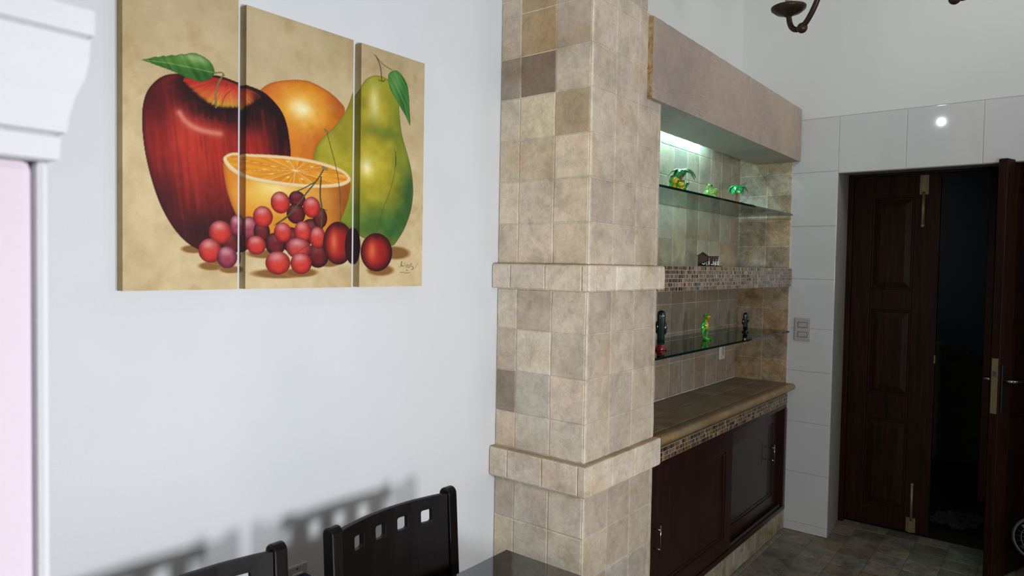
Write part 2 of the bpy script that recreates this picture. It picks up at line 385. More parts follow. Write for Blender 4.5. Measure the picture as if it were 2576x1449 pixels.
def face_rows(zs, rows, top):
    for k in range(len(zs)-1):
        z1, z0 = zs[k], zs[k+1]
        if z1 >= CEIL: z1 = CEIL-.002
        cl = LEFT.get(rows[k]); cl = [tuple(q*(.93 if 0 <= rows[k] < 3 else 1.0) for q in c_) for c_ in cl] if cl else None; cr = RIGHT.get(rows[k]); cr = [tuple(.6*q+.4*w for q, w in zip(c_, (182, 167, 151))) for c_ in [(.90*d_[0], .885*d_[1], .85*d_[2]) for d_ in cr]] if cr else None  # right face tints darkened: its weaker light is put into the tile colours
        f1 = (lambda i, j: tc(cl[2-i])) if cl else (lambda i, j: tint((200, 184, 164)))
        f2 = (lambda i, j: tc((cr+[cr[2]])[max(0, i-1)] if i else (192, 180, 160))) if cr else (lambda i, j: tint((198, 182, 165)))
        b.tiles((XP0+T, 0, 0), (0, 1, 0), (0, 0, 1), (-1, 0, 0), [YP+.004, 1.380, 1.533, YW-.002], [z0, z1], .0024, .0038, f1, .0012, back=False)
        xs = [XP0+.001, XP0+.012, 2.110, 2.272, 2.332, XP1-.001] if z0 > 2.47 else [XP0+.001, XP0+.012, 2.110, 2.272, 2.436, XP1-.001]
        if z0 > 2.47: xs = [XP0+.001, XP0+.012, 2.110, 2.272, 2.331]
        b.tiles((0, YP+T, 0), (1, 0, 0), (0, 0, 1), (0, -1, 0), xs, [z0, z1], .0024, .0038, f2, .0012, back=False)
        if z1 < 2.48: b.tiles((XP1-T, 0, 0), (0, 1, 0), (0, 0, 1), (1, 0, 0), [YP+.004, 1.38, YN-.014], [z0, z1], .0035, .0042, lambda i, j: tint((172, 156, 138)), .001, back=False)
zu = list(ZU); ru = list(ROWU)
zu.insert(4, 2.484); ru.insert(4, 1)       # the pillar steps out to the right below this joint
ru[3] = 0
face_rows(zu, ru, True); face_rows(ZM, ROWM, True); face_rows(ZL, ROWL, True)
b.build('shaft', 'stone', pil)
def ledge(z0, z1, cols):
    b = MB(); x0, y0 = XP0-.033, YP-.030; t = .0035; x1 = XP1+.006
    b.box(x0+t, XP0+.02, y0+t, YW-.002, z0, z1, lin4((214, 202, 182))); b.box(XP0+.0201, x1-t, y0+t, YP+.02, z0, z1, lin4((214, 202, 182)))
    b.tiles((x0+t, 0, 0), (0, 1, 0), (0, 0, 1), (-1, 0, 0), [y0+.002, 1.238, 1.388, 1.541, YW-.002], [z0, z1], .0035, .004, lambda i, j: tc(cols[i % len(cols)]), .001, back=False)
    b.tiles((0, y0+t, 0), (1, 0, 0), (0, 0, 1), (0, -1, 0), [x0+.002, x0+.035, 2.092, 2.254, 2.415, x1-.001], [z0, z1], .0035, .004, lambda i, j: tc(cols[(i+2) % len(cols)]), .001, back=False)
    b.tiles((0, 0, z1), (0, 1, 0), (1, 0, 0), (0, 0, 1), [y0+.003, 1.388, 1.541, YW-.002], [x0+.002, XP0-.001], .003, .003, lambda i, j: tint((176, 156, 128), 6), .001, back=False)
    b.tiles((0, 0, z1), (1, 0, 0), (0, 1, 0), (0, 0, 1), [XP0, 2.10, 2.26, x1-.002], [y0+.003, YP-.001], .003, .003, lambda i, j: tint((176, 156, 128), 6), .001, back=False)
    b.tiles((x1-t, 0, 0), (0, 1, 0), (0, 0, 1), (1, 0, 0), [y0+.003, YP+.015], [z0, z1], .0035, .002, lambda i, j: tc((186, 174, 158)), .0005, back=False)
    return b.build('ledge', 'stone', pil)
ledge(1.452, 1.540, [(196, 184, 164), (192, 176, 152), (184, 170, 150), (188, 174, 156)])
ledge(.766, .870, [(190, 174, 154), (194, 178, 156), (186, 172, 154), (188, 172, 150)])

# ================================================================ niche lining, beam, shelves, worktop, cabinet
b = MB(); xs = steps(XP1, XF, .1555, 3.275-.1555*5)
def ncol(i, j): return tint((194, 180, 156) if R.random() < .65 else (180, 167, 146), 9, 5)
b.box(XP1, XF, YB+.0035, YN-.001, 0, 2.5)
b.tiles((0, YB+.002, 0), (1, 0, 0), (0, 0, 1), (0, -1, 0), xs, [1.545, 1.69, 1.85, 2.0, 2.152, 2.30, 2.44], .0016, .003, ncol, .0008, (214, 206, 190))
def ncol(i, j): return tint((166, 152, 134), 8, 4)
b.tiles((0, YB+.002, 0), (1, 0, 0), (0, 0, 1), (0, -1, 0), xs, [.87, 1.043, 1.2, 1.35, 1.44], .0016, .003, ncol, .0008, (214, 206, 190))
struct(b.build('wall_niche_stone', 'stone_back'), 'dim stone-tiled back of the display niche', 'wall')
b = MB(); b.box(XF-.0025, XF+.003, 1.258, YB+.002, 0, 2.44)
def scol(i, j): return tint((192, 176, 150) if R.random() < .6 else (178, 160, 134), 10, 7)
b.tiles((XF-.004, 0, 0), (0, 1, 0), (0, 0, 1), (-1, 0, 0), [1.257, 1.400, YB], [1.545, 1.675, 1.828, 1.98, 2.10, 2.25, 2.4], .002, .005, scol, .0015, (212, 200, 178))
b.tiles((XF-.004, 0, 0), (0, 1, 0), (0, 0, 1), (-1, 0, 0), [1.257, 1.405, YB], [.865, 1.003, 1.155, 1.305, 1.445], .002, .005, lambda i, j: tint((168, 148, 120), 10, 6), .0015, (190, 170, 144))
struct(b.build('wall_niche_side', 'stone_niche'), 'stone-tiled right side of the display niche', 'wall')

# beam: chipped edges, wood-grained pinkish plaster, gold-flecked left end
m, nt, bs = new_mat('grained_beam'); v = coords(nt, (1.0, 1, 5)); wv = N(nt, 'ShaderNodeTexWave', Scale=7.5, Distortion=16.0, Detail=5.0); wv.bands_direction = 'Z'
wv.inputs['Detail Scale'].default_value = 1.4; L(nt, v, wv.inputs['Vector'])
v2 = coords(nt); c = ramp(nt, wv.outputs['Fac'], [(.0, lin4((164, 145, 132))), (.4, lin4((178, 160, 146))), (1, lin4((186, 169, 154)))])
c = mix(nt, 'MIX', ramp(nt, noise(nt, v2, 4.5, 4, .5, .6), [(.40, gray(.95)), (.62, gray(.15))]), c, lin4((178, 161, 147)))
c = mix(nt, 'MIX', ramp(nt, noise(nt, v2, 3.5, 5, .6, .8), [(.42, gray(0)), (.66, gray(.75))]), c, lin4((160, 144, 139)))
c = mix(nt, 'MIX', ramp(nt, noise(nt, v2, 2.2, 4, .5, .5), [(.5, gray(0)), (.7, gray(.6))]), c, lin4((190, 170, 146)))
c = mix(nt, 'MULTIPLY', 1.0, c, ramp(nt, noise(nt, v2, 30, 8, .7), [(.3, gray(.86)), (.7, gray(1.07))]))
L(nt, c, bs.inputs['Base Color']); bs.inputs['Roughness'].default_value = .6; bump(nt, bs, wv.outputs['Fac'], .05, .001); M['beam'] = m
m, nt, bs = new_mat('gilded_stone_end'); v = coords(nt, (1, 1, 1)); c = ramp(nt, noise(nt, v, 22, 6, .6, 1.5), [(.3, lin4((118, 86, 50))), (.45, lin4((158, 122, 76))), (.6, lin4((186, 166, 132))), (.75, lin4((150, 120, 84)))])
L(nt, c, bs.inputs['Base Color']); bs.inputs['Roughness'].default_value = .5; bump(nt, bs, noise(nt, v, 30, 6), .5, .004); M['gilt'] = m
b = MB(); X0, X1, Y0, Y1, Z0, Z1 = 2.336, XF-.006, 1.2135, 1.472, 2.166, 2.469
nx, ny, nz = 70, 6, 12; idx = {}; vv = []; ff = []; mm = []
def bv(i, j, k):
    if (i, j, k) not in idx:
        ed = (i in (0, nx))+(j in (0, ny))+(k in (0, nz)); q = .0016*max(0, ed-1)+.0004
        p = Vector((X0+(X1-X0)*i/nx, Y0+(Y1-Y0)*j/ny, Z0+(Z1-Z0)*k/nz)); ctr = Vector((p.x, (Y0+Y1)/2, (Z0+Z1)/2))
        if ed >= 2: p += (ctr-p).normalized()*R.uniform(.0, .0018)
        else: p += Vector((0, R.uniform(-q, q), R.uniform(-q, q)))
        p.z += .006*math.sin(i/nx*6)*0; idx[(i, j, k)] = len(vv); vv.append(p)
    return idx[(i, j, k)]
for i in range(nx):
    for k in range(nz):
        ff.append((bv(i, 0, k), bv(i+1, 0, k), bv(i+1, 0, k+1), bv(i, 0, k+1))); mm.append(0); ff.append((bv(i, ny, k), bv(i, ny, k+1), bv(i+1, ny, k+1), bv(i+1, ny, k))); mm.append(0)
    for j in range(ny):
        ff.append((bv(i, j, 0), bv(i, j+1, 0), bv(i+1, j+1, 0), bv(i+1, j, 0))); mm.append(0); ff.append((bv(i, j, nz), bv(i+1, j, nz), bv(i+1, j+1, nz), bv(i, j+1, nz))); mm.append(0)
for j in range(ny):
    for k in range(nz):
        ff.append((bv(0, j, k), bv(0, j, k+1), bv(0, j+1, k+1), bv(0, j+1, k))); mm.append(1); ff.append((bv(nx, j, k), bv(nx, j+1, k), bv(nx, j+1, k+1), bv(nx, j, k+1))); mm.append(0)
b.add(vv, ff); b.m = mm
tag(b.build('lintel_beam', ['beam', 'gilt'], None, ((X0+X1)/2, 1.34, Z0)), 'thick pinkish-grey grained beam spanning the top of the niche', 'beam')

MOSC = [(92, 72, 52), (120, 94, 66), (70, 56, 44), (150, 124, 92), (168, 148, 118), (58, 48, 40), (110, 88, 76), (132, 112, 92), (150, 112, 66)]
def mosaic(b, x0, x1, y, z0, rows, pitch, mw=.0125):
    b.add([(x0, y, z0), (x1, y, z0), (x1, y, z0+rows*pitch), (x0, y, z0+rows*pitch)], [(0, 1, 2, 3)], lin4((196, 182, 160)))
    for j in range(rows):
        x = x0
        while x < x1-.004:
            w = R.choice((.0105, .012, .0135, .0135, .015, .019)) ; xe = min(x1, x+w); g = .001
            c = R.choice(MOSC); c = tint([q*.86 for q in c], 14, 5); z = z0+j*pitch; h = y-.0022; e = .0012
            P = [(x+g, y, z+g), (xe-g, y, z+g), (xe-g, y, z+pitch-g), (x+g, y, z+pitch-g), (x+g+e, h, z+g+e), (xe-g-e, h, z+g+e), (xe-g-e, h, z+pitch-g-e), (x+g+e, h, z+pitch-g-e)]
            b.add(P, [(4, 5, 6, 7), (0, 1, 5, 4), (1, 2, 6, 5), (2, 3, 7, 6), (3, 0, 4, 7)], c); x = xe
ms = thing('mosaic_shelf', 'thick shelf faced with small brown mosaic chips, between the two glass shelves', 'shelf', (3.3, 1.40, 1.440))
b = MB(); b.box(XP1+.008, XF-.006, 1.245, YB-.001, 1.4405, 1.5445, lin4((150, 142, 128))); b.build('shelf_slab', 'stone_niche', ms)
b = MB(); mosaic(b, XP1+.008, XF-.008, 1.2447, 1.4405, 6, .01735); b.build('mosaic_facing', 'mosaic', ms)

def glass_shelf(z, label):
    b = MB(); x0, x1, y0, y1, t = XP1+.003, XF-.034, 1.240, 1.559, .010
    v = [(x, y, q) for q in (z-t, z) for y in (y0, y1) for x in (x0, x1)]
    b.add(v, [(0, 2, 3, 1), (4, 5, 7, 6)], mat=0); b.add(v, [(0, 1, 5, 4), (2, 6, 7, 3), (0, 4, 6, 2), (1, 3, 7, 5)], mat=1)
    return tag(b.build('glass_shelf', ['glass', 'glass_edge'], None, (3.3, 1.4, z-t)), label, 'shelf', 'glass shelves in the niche')
GU, GL = 1.862, 1.180
glass_shelf(GU, 'upper glass shelf under the beam, holding palm and frog figurines')
glass_shelf(GL, 'lower glass shelf below the mosaic shelf, holding two cacti and a standing frog')

wt_ = thing('tiled_worktop', 'brown stone-tiled worktop with rounded front edge above the cabinet', 'worktop', (3.3, 1.4, .748))
b = MB(); b.box(XP1+.002, XF-.006, 1.262, YB-.001, .800, .866, lin4((110, 98, 80)))
b.tiles((0, 0, .866), (1, 0, 0), (0, 1, 0), (0, 0, 1), [XP1+.002, 2.62, 2.92, 3.22, 3.52, 3.82, XF-.006], [1.266, 1.415, YB-.001], .003, .004, lambda i, j: tint((132, 116, 94), 8, 4), .001, (150, 134, 110))
b.build('worktop_tiles', 'nosing', wt_)
b = MB(); pf = [(1.266, .868)]+[(1.221-.0185*math.sin(a), .851+.018*math.cos(a)) for a in [0, .4, .8, 1.2, 1.57, 2.0, 2.4, 2.8, 3.14]]+[(1.236, .828), (1.246, .812), (1.266, .806)]
cuts = steps(XP1+.010, XF-.006, .305, 2.62)
for i in range(len(cuts)-1): b.prism(pf, 'x', cuts[i]+.0008, cuts[i+1]-.0008, tint((156, 132, 98), 7, 5), smooth=True)
b.build('nosing', 'nosing', wt_)
b = MB(); b.box(XP1+.008, XF-.006, 1.249, 1.27, .748, .806, lin4((150, 138, 120))); mosaic(b, XP1+.008, XF-.008, 1.2487, .748, 3, .0186); b.build('mosaic_facing', 'mosaic', wt_)

cab = thing('sliding_door_cabinet', 'low dark mahogany cabinet with two sliding doors under the worktop', 'cabinet', (3.3, 1.4, 0))
b = MB(); C0, C1 = XP1+.002, XF-.004
b.box(C0, C1, 1.250, 1.275, .722, .7475); b.box(C0, C1, 1.245, 1.275, .118, .142); b.box(4.158, C1, 1.246, 1.32, .142, .722)
b.box(C0, C0+.012, 1.262, 1.32, .142, .722)
b.box(C0, C1, 1.322, 1.334, .12, .745); b.build('frame', 'cab_wood', cab, bevel=.003)
b = MB(); b.box(3.36, 4.15, 1.262, 1.268, .142, .150); b.build('door_track', 'steel', cab)
def slid(x0, x1, y, z0, z1, pmat, hx, hz0, hz1):
    d = MB(); s = .075; t = .020
    d.box(x0, x0+s, y, y+t, z0, z1); d.box(x1-s, x1, y, y+t, z0, z1); d.box(x0+s, x1-s, y, y+t, z1-s, z1); d.box(x0+s, x1-s, y, y+t, z0, z0+s)
    for (a, c_, e, g) in ((x0+s, x0+s+.014, z0+s, z1-s), (x1-s-.014, x1-s, z0+s, z1-s), (x0+s, x1-s, z0+s, z0+s+.014), (x0+s, x1-s, z1-s-.014, z1-s)): d.box(a, c_, y+.005, y+t, e, g)
    dr = d.build('door', 'cab_wood', cab, (x0-3.3, y-1.4, z0), bevel=.003)
    p = MB(); p.box(x0+s, x1-s, y+.010, y+t-.002, z0+s, z1-s); p.build('panel', pmat, dr)
    h = MB(); h.tube([(hx, y-.026, hz0-.012), (hx, y-.026, hz1+.012)], .0034, 10)
    h.tube([(hx, y+.001, hz0+.008), (hx, y-.026, hz0+.008)], .004, 8); h.tube([(hx, y+.001, hz1-.008), (hx, y-.026, hz1-.008)], .004, 8)
    o = h.build('handle', 'chrome', dr); o['label'] = 'slim chrome bar handle'
slid(C0+.013, 3.352, 1.252, .143, .721, 'cab_wood', 2.520, .395, .490)
slid(3.30, 4.157, 1.285, .143, .721, 'cab_panel', 4.02, .432, .520)
b = MB(); b.box(C0, XF-.004, 1.2535, 1.50, 0.0, .1175, lin4((120, 112, 96)))
b.tiles((0, 1.252, 0), (1, 0, 0), (0, 0, 1), (0, -1, 0), steps(C0, XF-.004, .1555), [0.002, .117], .004, .004, lambda i, j: tint((160, 150, 128), 10, 5), .001, (140, 130, 112))
b.build('plinth', 'stone_niche', cab)
# ================================================================ the fruit triptych
DES = json.loads('''{"apple":[[156.0,499.0],[131.0,490.0],[110.0,471.0],[94.0,447.0],[86.0,421.0],[83.0,388.0],[85.0,347.0],[92.0,298.0],[106.0,244.0],[124.0,194.0],[150.0,149.0],[179.0,117.0],[213.0,97.0],[265.0,89.0],[330.0,99.0],[376.0,124.0],[423.0,185.0],[454.0,269.0],[460.0,354.0],[454.0,400.0],[446.0,437.0],[431.0,466.0],[406.0,488.0],[380.0,504.0],[345.0,510.0],[306.0,512.0],[279.0,517.0],[253.0,517.0],[197.0,510.0]],"cavity":[[167.0,490.0],[192.0,470.0],[217.0,452.0],[243.0,442.0],[269.0,440.0],[296.0,447.0],[320.0,450.0],[342.0,461.0],[359.0,478.0],[375.0,489.0],[356.0,499.0],[334.0,502.0],[306.0,507.0],[279.0,511.0],[253.0,512.0],[202.0,508.0]],"apple_b":[[135.0,332.0,51.0,108.0,[150,32,30],0.8],[198.0,331.0,44.5,72.5,[205,62,45],0.9],[264.0,321.0,58.0,85.0,[185,48,34],0.8],[357.0,395.0,34.5,57.0,[165,40,34],0.7],[434.0,429.0,30.5,102.0,[25,8,14],1.0],[403.0,477.0,53.5,32.0,[18,6,12],1.0],[307.0,420.0,71.0,21.5,[60,14,18],0.75],[217.0,434.0,45.5,17.0,[45,10,16],0.85],[173.0,461.0,33.5,16.5,[50,10,18],0.8],[340.0,442.0,51.0,21.5,[35,8,14],0.9],[112.0,430.0,25.0,41.5,[70,14,24],0.8],[213.0,138.0,75.5,44.5,[45,14,18],0.9],[297.0,141.0,65.5,56.5,[42,12,16],0.9],[136.0,210.0,28.0,56.5,[62,14,20],0.8],[264.0,235.0,47.5,45.5,[110,26,24],0.5]],"apple_hi":[[166.0,412.0],[180.0,394.0],[203.0,383.0],[233.0,379.0],[264.0,380.0]],"cav_b":[[264.0,449.0,63.0,17.0,[206,190,60],1.0],[334.0,464.0,22.5,8.5,[170,150,50],0.8],[248.0,469.0,46.5,12.5,[225,110,50],0.9],[285.0,492.0,32.0,11.0,[225,80,60],0.9],[197.0,489.0,29.5,11.5,[190,40,30],0.9],[340.0,480.0,19.0,14.5,[205,100,50],0.9],[263.0,502.0,63.0,8.0,[150,28,26],0.8],[362.0,490.0,12.5,13.5,[40,8,12],0.9]],"orange":[[359.0,495.0],[377.0,514.0],[397.0,530.0],[433.0,544.0],[477.0,556.0],[515.0,560.0],[555.0,552.0],[590.0,540.0],[615.0,525.0],[636.0,509.0],[622.0,475.0],[584.0,431.0],[543.0,391.0],[530.0,333.0],[453.0,324.0],[434.0,429.0],[397.0,476.0]],"orange_b":[[477.0,458.0,89.0,65.5,[232,160,44],0.7],[397.0,513.0,41.5,21.0,[205,100,40],0.7],[611.0,517.0,28.5,34.5,[165,80,32],0.8],[523.0,394.0,72.5,33.5,[190,96,40],0.7],[459.0,406.0,37.5,43.5,[222,134,34],0.6],[490.0,480.0,45.0,32.0,[244,200,90],0.8],[490.0,482.0,22.0,16.5,[255,244,196],0.95]],"pear":[[737.0,627.0],[707.0,609.0],[691.0,589.0],[681.0,572.0],[658.0,561.0],[651.0,536.0],[633.0,498.0],[598.0,451.0],[550.0,409.0],[529.0,372.0],[527.0,338.0],[534.0,294.0],[565.0,246.0],[615.0,191.0],[681.0,153.0],[759.0,131.0],[815.0,126.0],[829.0,138.0],[863.0,181.0],[888.0,234.0],[899.0,293.0],[892.0,358.0],[872.0,413.0],[847.0,467.0],[837.0,522.0],[833.0,578.0],[818.0,613.0],[776.0,630.0]],"pear_b":[[733.0,358.0,94.0,91.5,[184,168,44],0.85],[738.0,541.0,47.0,67.0,[172,160,52],0.7],[787.0,464.0,57.0,16.0,[92,112,32],0.85],[827.0,546.0,22.0,75.5,[120,138,44],0.7],[883.0,273.0,35.5,110.0,[38,80,44],0.95],[824.0,185.0,67.0,44.5,[40,88,46],0.95],[719.0,186.0,70.0,36.5,[70,112,48],0.85],[643.0,229.0,36.5,53.5,[120,138,36],0.6],[577.0,396.0,41.5,34.0,[172,168,52],0.7],[670.0,493.0,21.0,70.5,[132,128,34],0.7],[619.0,437.0,28.5,35.0,[150,142,44],0.6],[737.0,602.0,39.5,18.0,[150,160,60],0.6],[847.0,384.0,25.5,38.0,[130,145,40],0.6],[738.0,541.0,14.0,34.0,[232,222,150],0.9],[718.0,356.0,28.0,28.0,[216,206,96],0.8],[711.0,354.0,13.0,14.5,[246,240,190],0.9]],"half":[[270.0,319.0],[273.0,287.0],[280.0,250.0],[292.0,215.0],[308.0,183.0],[336.0,143.0],[400.0,114.0],[526.0,118.0],[608.0,168.0],[636.0,222.0],[652.0,271.0],[657.0,314.0],[592.0,341.0],[459.0,346.0],[335.0,338.0]],"half_b":[[296.0,254.0,27.0,56.0,[226,118,26],0.9],[341.0,201.0,45.0,36.5,[228,140,36],0.8],[628.0,251.0,36.0,59.0,[150,74,26],0.95],[558.0,234.0,41.0,51.5,[205,130,50],0.7],[511.0,241.0,39.0,33.5,[225,165,80],0.6],[399.0,248.0,71.5,32.0,[244,206,96],0.85],[417.0,263.0,36.5,13.0,[250,232,160],0.7]],"rim":[[270.0,319.0],[275.0,329.0],[296.0,341.0],[335.0,341.0],[386.0,347.0],[459.0,352.0],[524.0,352.0],[592.0,345.0],[635.0,335.0],[657.0,316.0],[652.0,303.0],[621.0,288.0],[565.0,279.0],[511.0,274.0],[447.0,272.0],[387.0,273.0],[341.0,278.0],[307.0,286.0],[283.0,300.0]],"flesh":[[279.0,322.0],[284.0,328.0],[301.0,335.0],[340.0,335.0],[392.0,340.0],[459.0,344.0],[524.0,344.0],[585.0,337.0],[628.0,328.0],[645.0,316.0],[641.0,308.0],[614.0,297.0],[565.0,288.0],[511.0,283.0],[447.0,281.0],[390.0,283.0],[343.0,286.0],[313.0,295.0],[292.0,307.0]],"seeds":[[406.0,319.0],[449.0,337.0],[402.0,299.0],[451.0,296.0],[493.0,296.0],[524.0,332.0],[551.0,312.0],[384.0,309.0]],"hub":[473.0,316.0],"leaf":[[79.0,512.0],[97.0,518.0],[112.0,527.0],[118.0,526.0],[131.0,534.0],[137.0,533.0],[149.0,540.0],[156.0,539.0],[169.0,547.0],[177.0,547.0],[192.0,555.0],[205.0,557.0],[222.0,554.0],[235.0,548.0],[244.0,541.0],[249.0,529.0],[250.0,521.0],[243.0,509.0],[235.0,501.0],[227.0,501.0],[221.0,494.0],[213.0,492.0],[207.0,495.0],[200.0,492.0],[192.0,496.0],[183.0,495.0],[173.0,498.0],[159.0,501.0],[147.0,504.0],[131.0,506.0],[115.0,508.0],[97.0,511.0]],"leaf_b":[[159.0,524.0,42.5,12.5,[84,132,52],0.7],[217.0,509.0,30.0,11.5,[34,84,30],0.9],[135.0,510.0,37.0,6.5,[48,98,34],0.7],[202.0,545.0,29.5,7.5,[150,180,112],0.85]],"leafvein":[[80.0,512.0],[135.0,519.0],[192.0,521.0],[250.0,522.0]],"pleaf":[[791.0,644.0],[817.0,660.0],[838.0,655.0],[855.0,641.0],[868.0,624.0],[875.0,593.0],[878.0,549.0],[883.0,497.0],[872.0,513.0],[861.0,530.0],[840.0,551.0],[822.0,573.0],[803.0,591.0],[793.0,608.0],[789.0,625.0]],"pleaf_b":[[822.0,620.0,20.0,31.0,[96,150,80],0.7],[852.0,576.0,14.0,44.5,[40,100,42],0.8]],"pleafvein":[[792.0,645.0],[826.0,608.0],[857.0,564.0],[881.0,499.0]],"shadow":[[198.0,100.0,30.5,10.5],[244.0,61.0,36.5,11.5],[292.0,53.0,32.5,10.5],[382.0,93.0,53.0,12.5],[430.0,43.0,92.0,14.0],[494.0,46.0,58.0,13.5],[581.0,73.0,41.5,12.5],[826.0,107.0,67.5,22.0],[769.0,54.0,58.0,19.0],[265.0,79.0,31.5,15.5]],"grapes":[[319.0,127.0,26.5,30.0,2],[292.0,118.0,25.0,26.5,2],[308.0,162.0,19.0,25.5,1],[479.0,241.0,25.5,22.0,2],[476.0,202.0,28.5,26.5,2],[341.0,157.0,26.5,29.5,1],[546.0,93.0,35.5,34.0,2],[525.0,158.0,37.0,34.0,2],[376.0,150.0,23.0,26.5,2],[461.0,133.0,31.5,33.0,2],[552.0,196.0,23.0,28.5,2],[415.0,120.0,30.0,29.0,2],[544.0,142.0,27.0,29.5,0],[266.0,143.0,29.5,28.5,0],[240.0,98.0,29.0,29.0,0],[283.0,83.0,26.5,27.0,1],[379.0,188.0,28.0,27.0,0],[429.0,228.0,28.5,28.5,0],[525.0,223.0,28.0,28.5,0],[437.0,151.0,26.5,25.5,0],[497.0,156.0,26.5,28.0,0],[361.0,115.0,26.5,24.0,0],[485.0,111.0,38.5,28.0,3],[423.0,71.0,36.5,30.5,0],[493.0,71.0,33.0,29.0,0]],"cherry":[[614.0,129.0,51.5,60.5],[664.0,123.0,28.0,52.5],[753.0,107.0,60.5,57.0]],"stems":[[[[620.0,188.0],[619.0,239.0],[615.0,297.0],[600.0,353.0],[584.0,397.0],[570.0,438.0]],2.4,[72,72,34]],[[[574.0,434.0],[566.0,439.0]],6,[110,100,60]],[[[751.0,164.0],[766.0,219.0],[802.0,291.0],[822.0,356.0],[825.0,407.0],[816.0,423.0]],1.6,[60,78,30]],[[[824.0,375.0],[823.0,413.0]],2.6,[40,50,30]],[[[564.0,333.0],[544.0,301.0],[511.0,264.0],[479.0,225.0],[457.0,198.0],[417.0,171.0]],4,[66,70,40]],[[[554.0,308.0],[550.0,256.0],[559.0,222.0],[556.0,172.0]],5,[62,66,38]],[[[539.0,295.0],[498.0,271.0],[473.0,260.0]],3,[66,70,40]],[[[559.0,222.0],[574.0,218.0]],2,[50,40,30]],[[[573.0,331.0],[559.0,336.0]],7,[120,110,70]],[[[525.0,158.0],[539.0,187.0],[545.0,221.0]],1.4,[70,30,25]],[[[532.0,130.0],[500.0,112.0],[461.0,89.0]],1.3,[80,40,30]],[[[411.0,168.0],[436.0,181.0],[460.0,199.0]],1.5,[70,40,30]],[[[766.0,615.0],[760.0,659.0],[742.0,682.0]],3,[46,40,24]],[[[745.0,680.0],[768.0,664.0],[805.0,656.0]],1.8,[60,56,28]],[[[745.0,681.0],[736.0,684.0]],4,[110,100,60]],[[[754.0,616.0],[769.0,613.0],[777.0,620.0]],3,[80,60,26]],[[[253.0,440.0],[252.0,473.0],[258.0,499.0],[272.0,523.0]],4,[104,104,58]],[[[249.0,521.0],[269.0,528.0],[274.0,521.0]],3,[92,98,50]],[[[268.0,448.0],[274.0,472.0],[293.0,490.0]],2.2,[150,40,30]]],"sign":[[[[852.0,81.0],[853.0,78.0],[851.0,75.0],[851.0,69.0]],2.25],[[[851.0,70.0],[847.0,66.0],[840.0,62.0]],1.0499999999999998],[[[853.0,67.0],[857.0,68.0],[861.0,67.0]],1.7999999999999998],[[[864.0,75.0],[865.0,75.0]],2.25],[[[866.0,69.0],[866.0,67.0],[873.0,69.0],[875.0,72.0],[880.0,72.0],[878.0,69.0],[874.0,64.0],[869.0,62.0]],1.125],[[[893.0,76.0],[896.0,76.0],[895.0,73.0],[888.0,65.0],[880.0,61.0],[879.0,62.0],[885.0,69.0],[890.0,74.0]],1.2000000000000002],[[[895.0,66.0],[900.0,65.0],[903.0,61.0],[900.0,58.0],[894.0,56.0]],1.6500000000000001],[[[921.0,76.0],[915.0,71.0],[911.0,64.0],[912.0,60.0]],0.75],[[[873.0,56.0],[872.0,53.0],[875.0,52.0],[876.0,56.0],[873.0,56.0]],0.8999999999999999],[[[880.0,56.0],[879.0,53.0]],0.8999999999999999],[[[845.0,48.0],[854.0,48.0],[868.0,46.0],[879.0,46.0],[888.0,48.0]],1.0499999999999998]]}''')
def arr(c): return np.array(c, float)
def poly_mask(P, poly, soft=.5):
    """signed distance (inside positive) to a closed outline, and its soft mask"""
    poly = np.array(poly, float); d = np.full(len(P), 1e9); ins = np.zeros(len(P), bool)
    lo, hi = poly.min(0)-30, poly.max(0)+30
    sel = np.where((P[:, 0] > lo[0]) & (P[:, 0] < hi[0]) & (P[:, 1] > lo[1]) & (P[:, 1] < hi[1]))[0]
    Q = P[sel]; dd = np.full(len(Q), 1e9); ii = np.zeros(len(Q), bool)
    for i in range(len(poly)):
        a, c = poly[i], poly[(i+1) % len(poly)]; e = c-a; w = Q-a
        t = np.clip((w@e)/max(1e-9, e@e), 0, 1); dd = np.minimum(dd, np.hypot(*(w-t[:, None]*e).T))
        cr = ((a[1] <= Q[:, 1]) != (c[1] <= Q[:, 1])) & (Q[:, 0] < (c[0]-a[0])*(Q[:, 1]-a[1])/((c[1]-a[1]) if abs(c[1]-a[1]) > 1e-9 else 1e-9)+a[0])
        ii ^= cr
    s = np.where(ii, dd, -dd); return sel, s, np.clip(s/(2*soft)+.5, 0, 1)
def smooth(poly, it=2):
    p = [tuple(q) for q in poly]
    for _ in range(it):
        n = len(p); r = []
        for i in range(n):
            a, c = p[i], p[(i+1) % n]; r += [(.75*a[0]+.25*c[0], .75*a[1]+.25*c[1]), (.25*a[0]+.75*c[0], .25*a[1]+.75*c[1])]
        p = r
    return p
def open_smooth(p, it=2):
    for _ in range(it):
        r = [p[0]]
        for a, c in zip(p[:-1], p[1:]): r += [(.75*a[0]+.25*c[0], .75*a[1]+.25*c[1]), (.25*a[0]+.75*c[0], .25*a[1]+.75*c[1])]
        p = r+[p[-1]]
    return p
def line_dist(P, pl):
    pl = np.array(pl, float); d = np.full(len(P), 1e9)
    lo, hi = pl.min(0)-45, pl.max(0)+45
    sel = np.where((P[:, 0] > lo[0]) & (P[:, 0] < hi[0]) & (P[:, 1] > lo[1]) & (P[:, 1] < hi[1]))[0]
    Q = P[sel]; dd = np.full(len(Q), 1e9)
    for a, c in zip(pl[:-1], pl[1:]):
        e = c-a; w = Q-a; t = np.clip((w@e)/max(1e-9, e@e), 0, 1); dd = np.minimum(dd, np.hypot(*(w-t[:, None]*e).T))
    return sel, dd
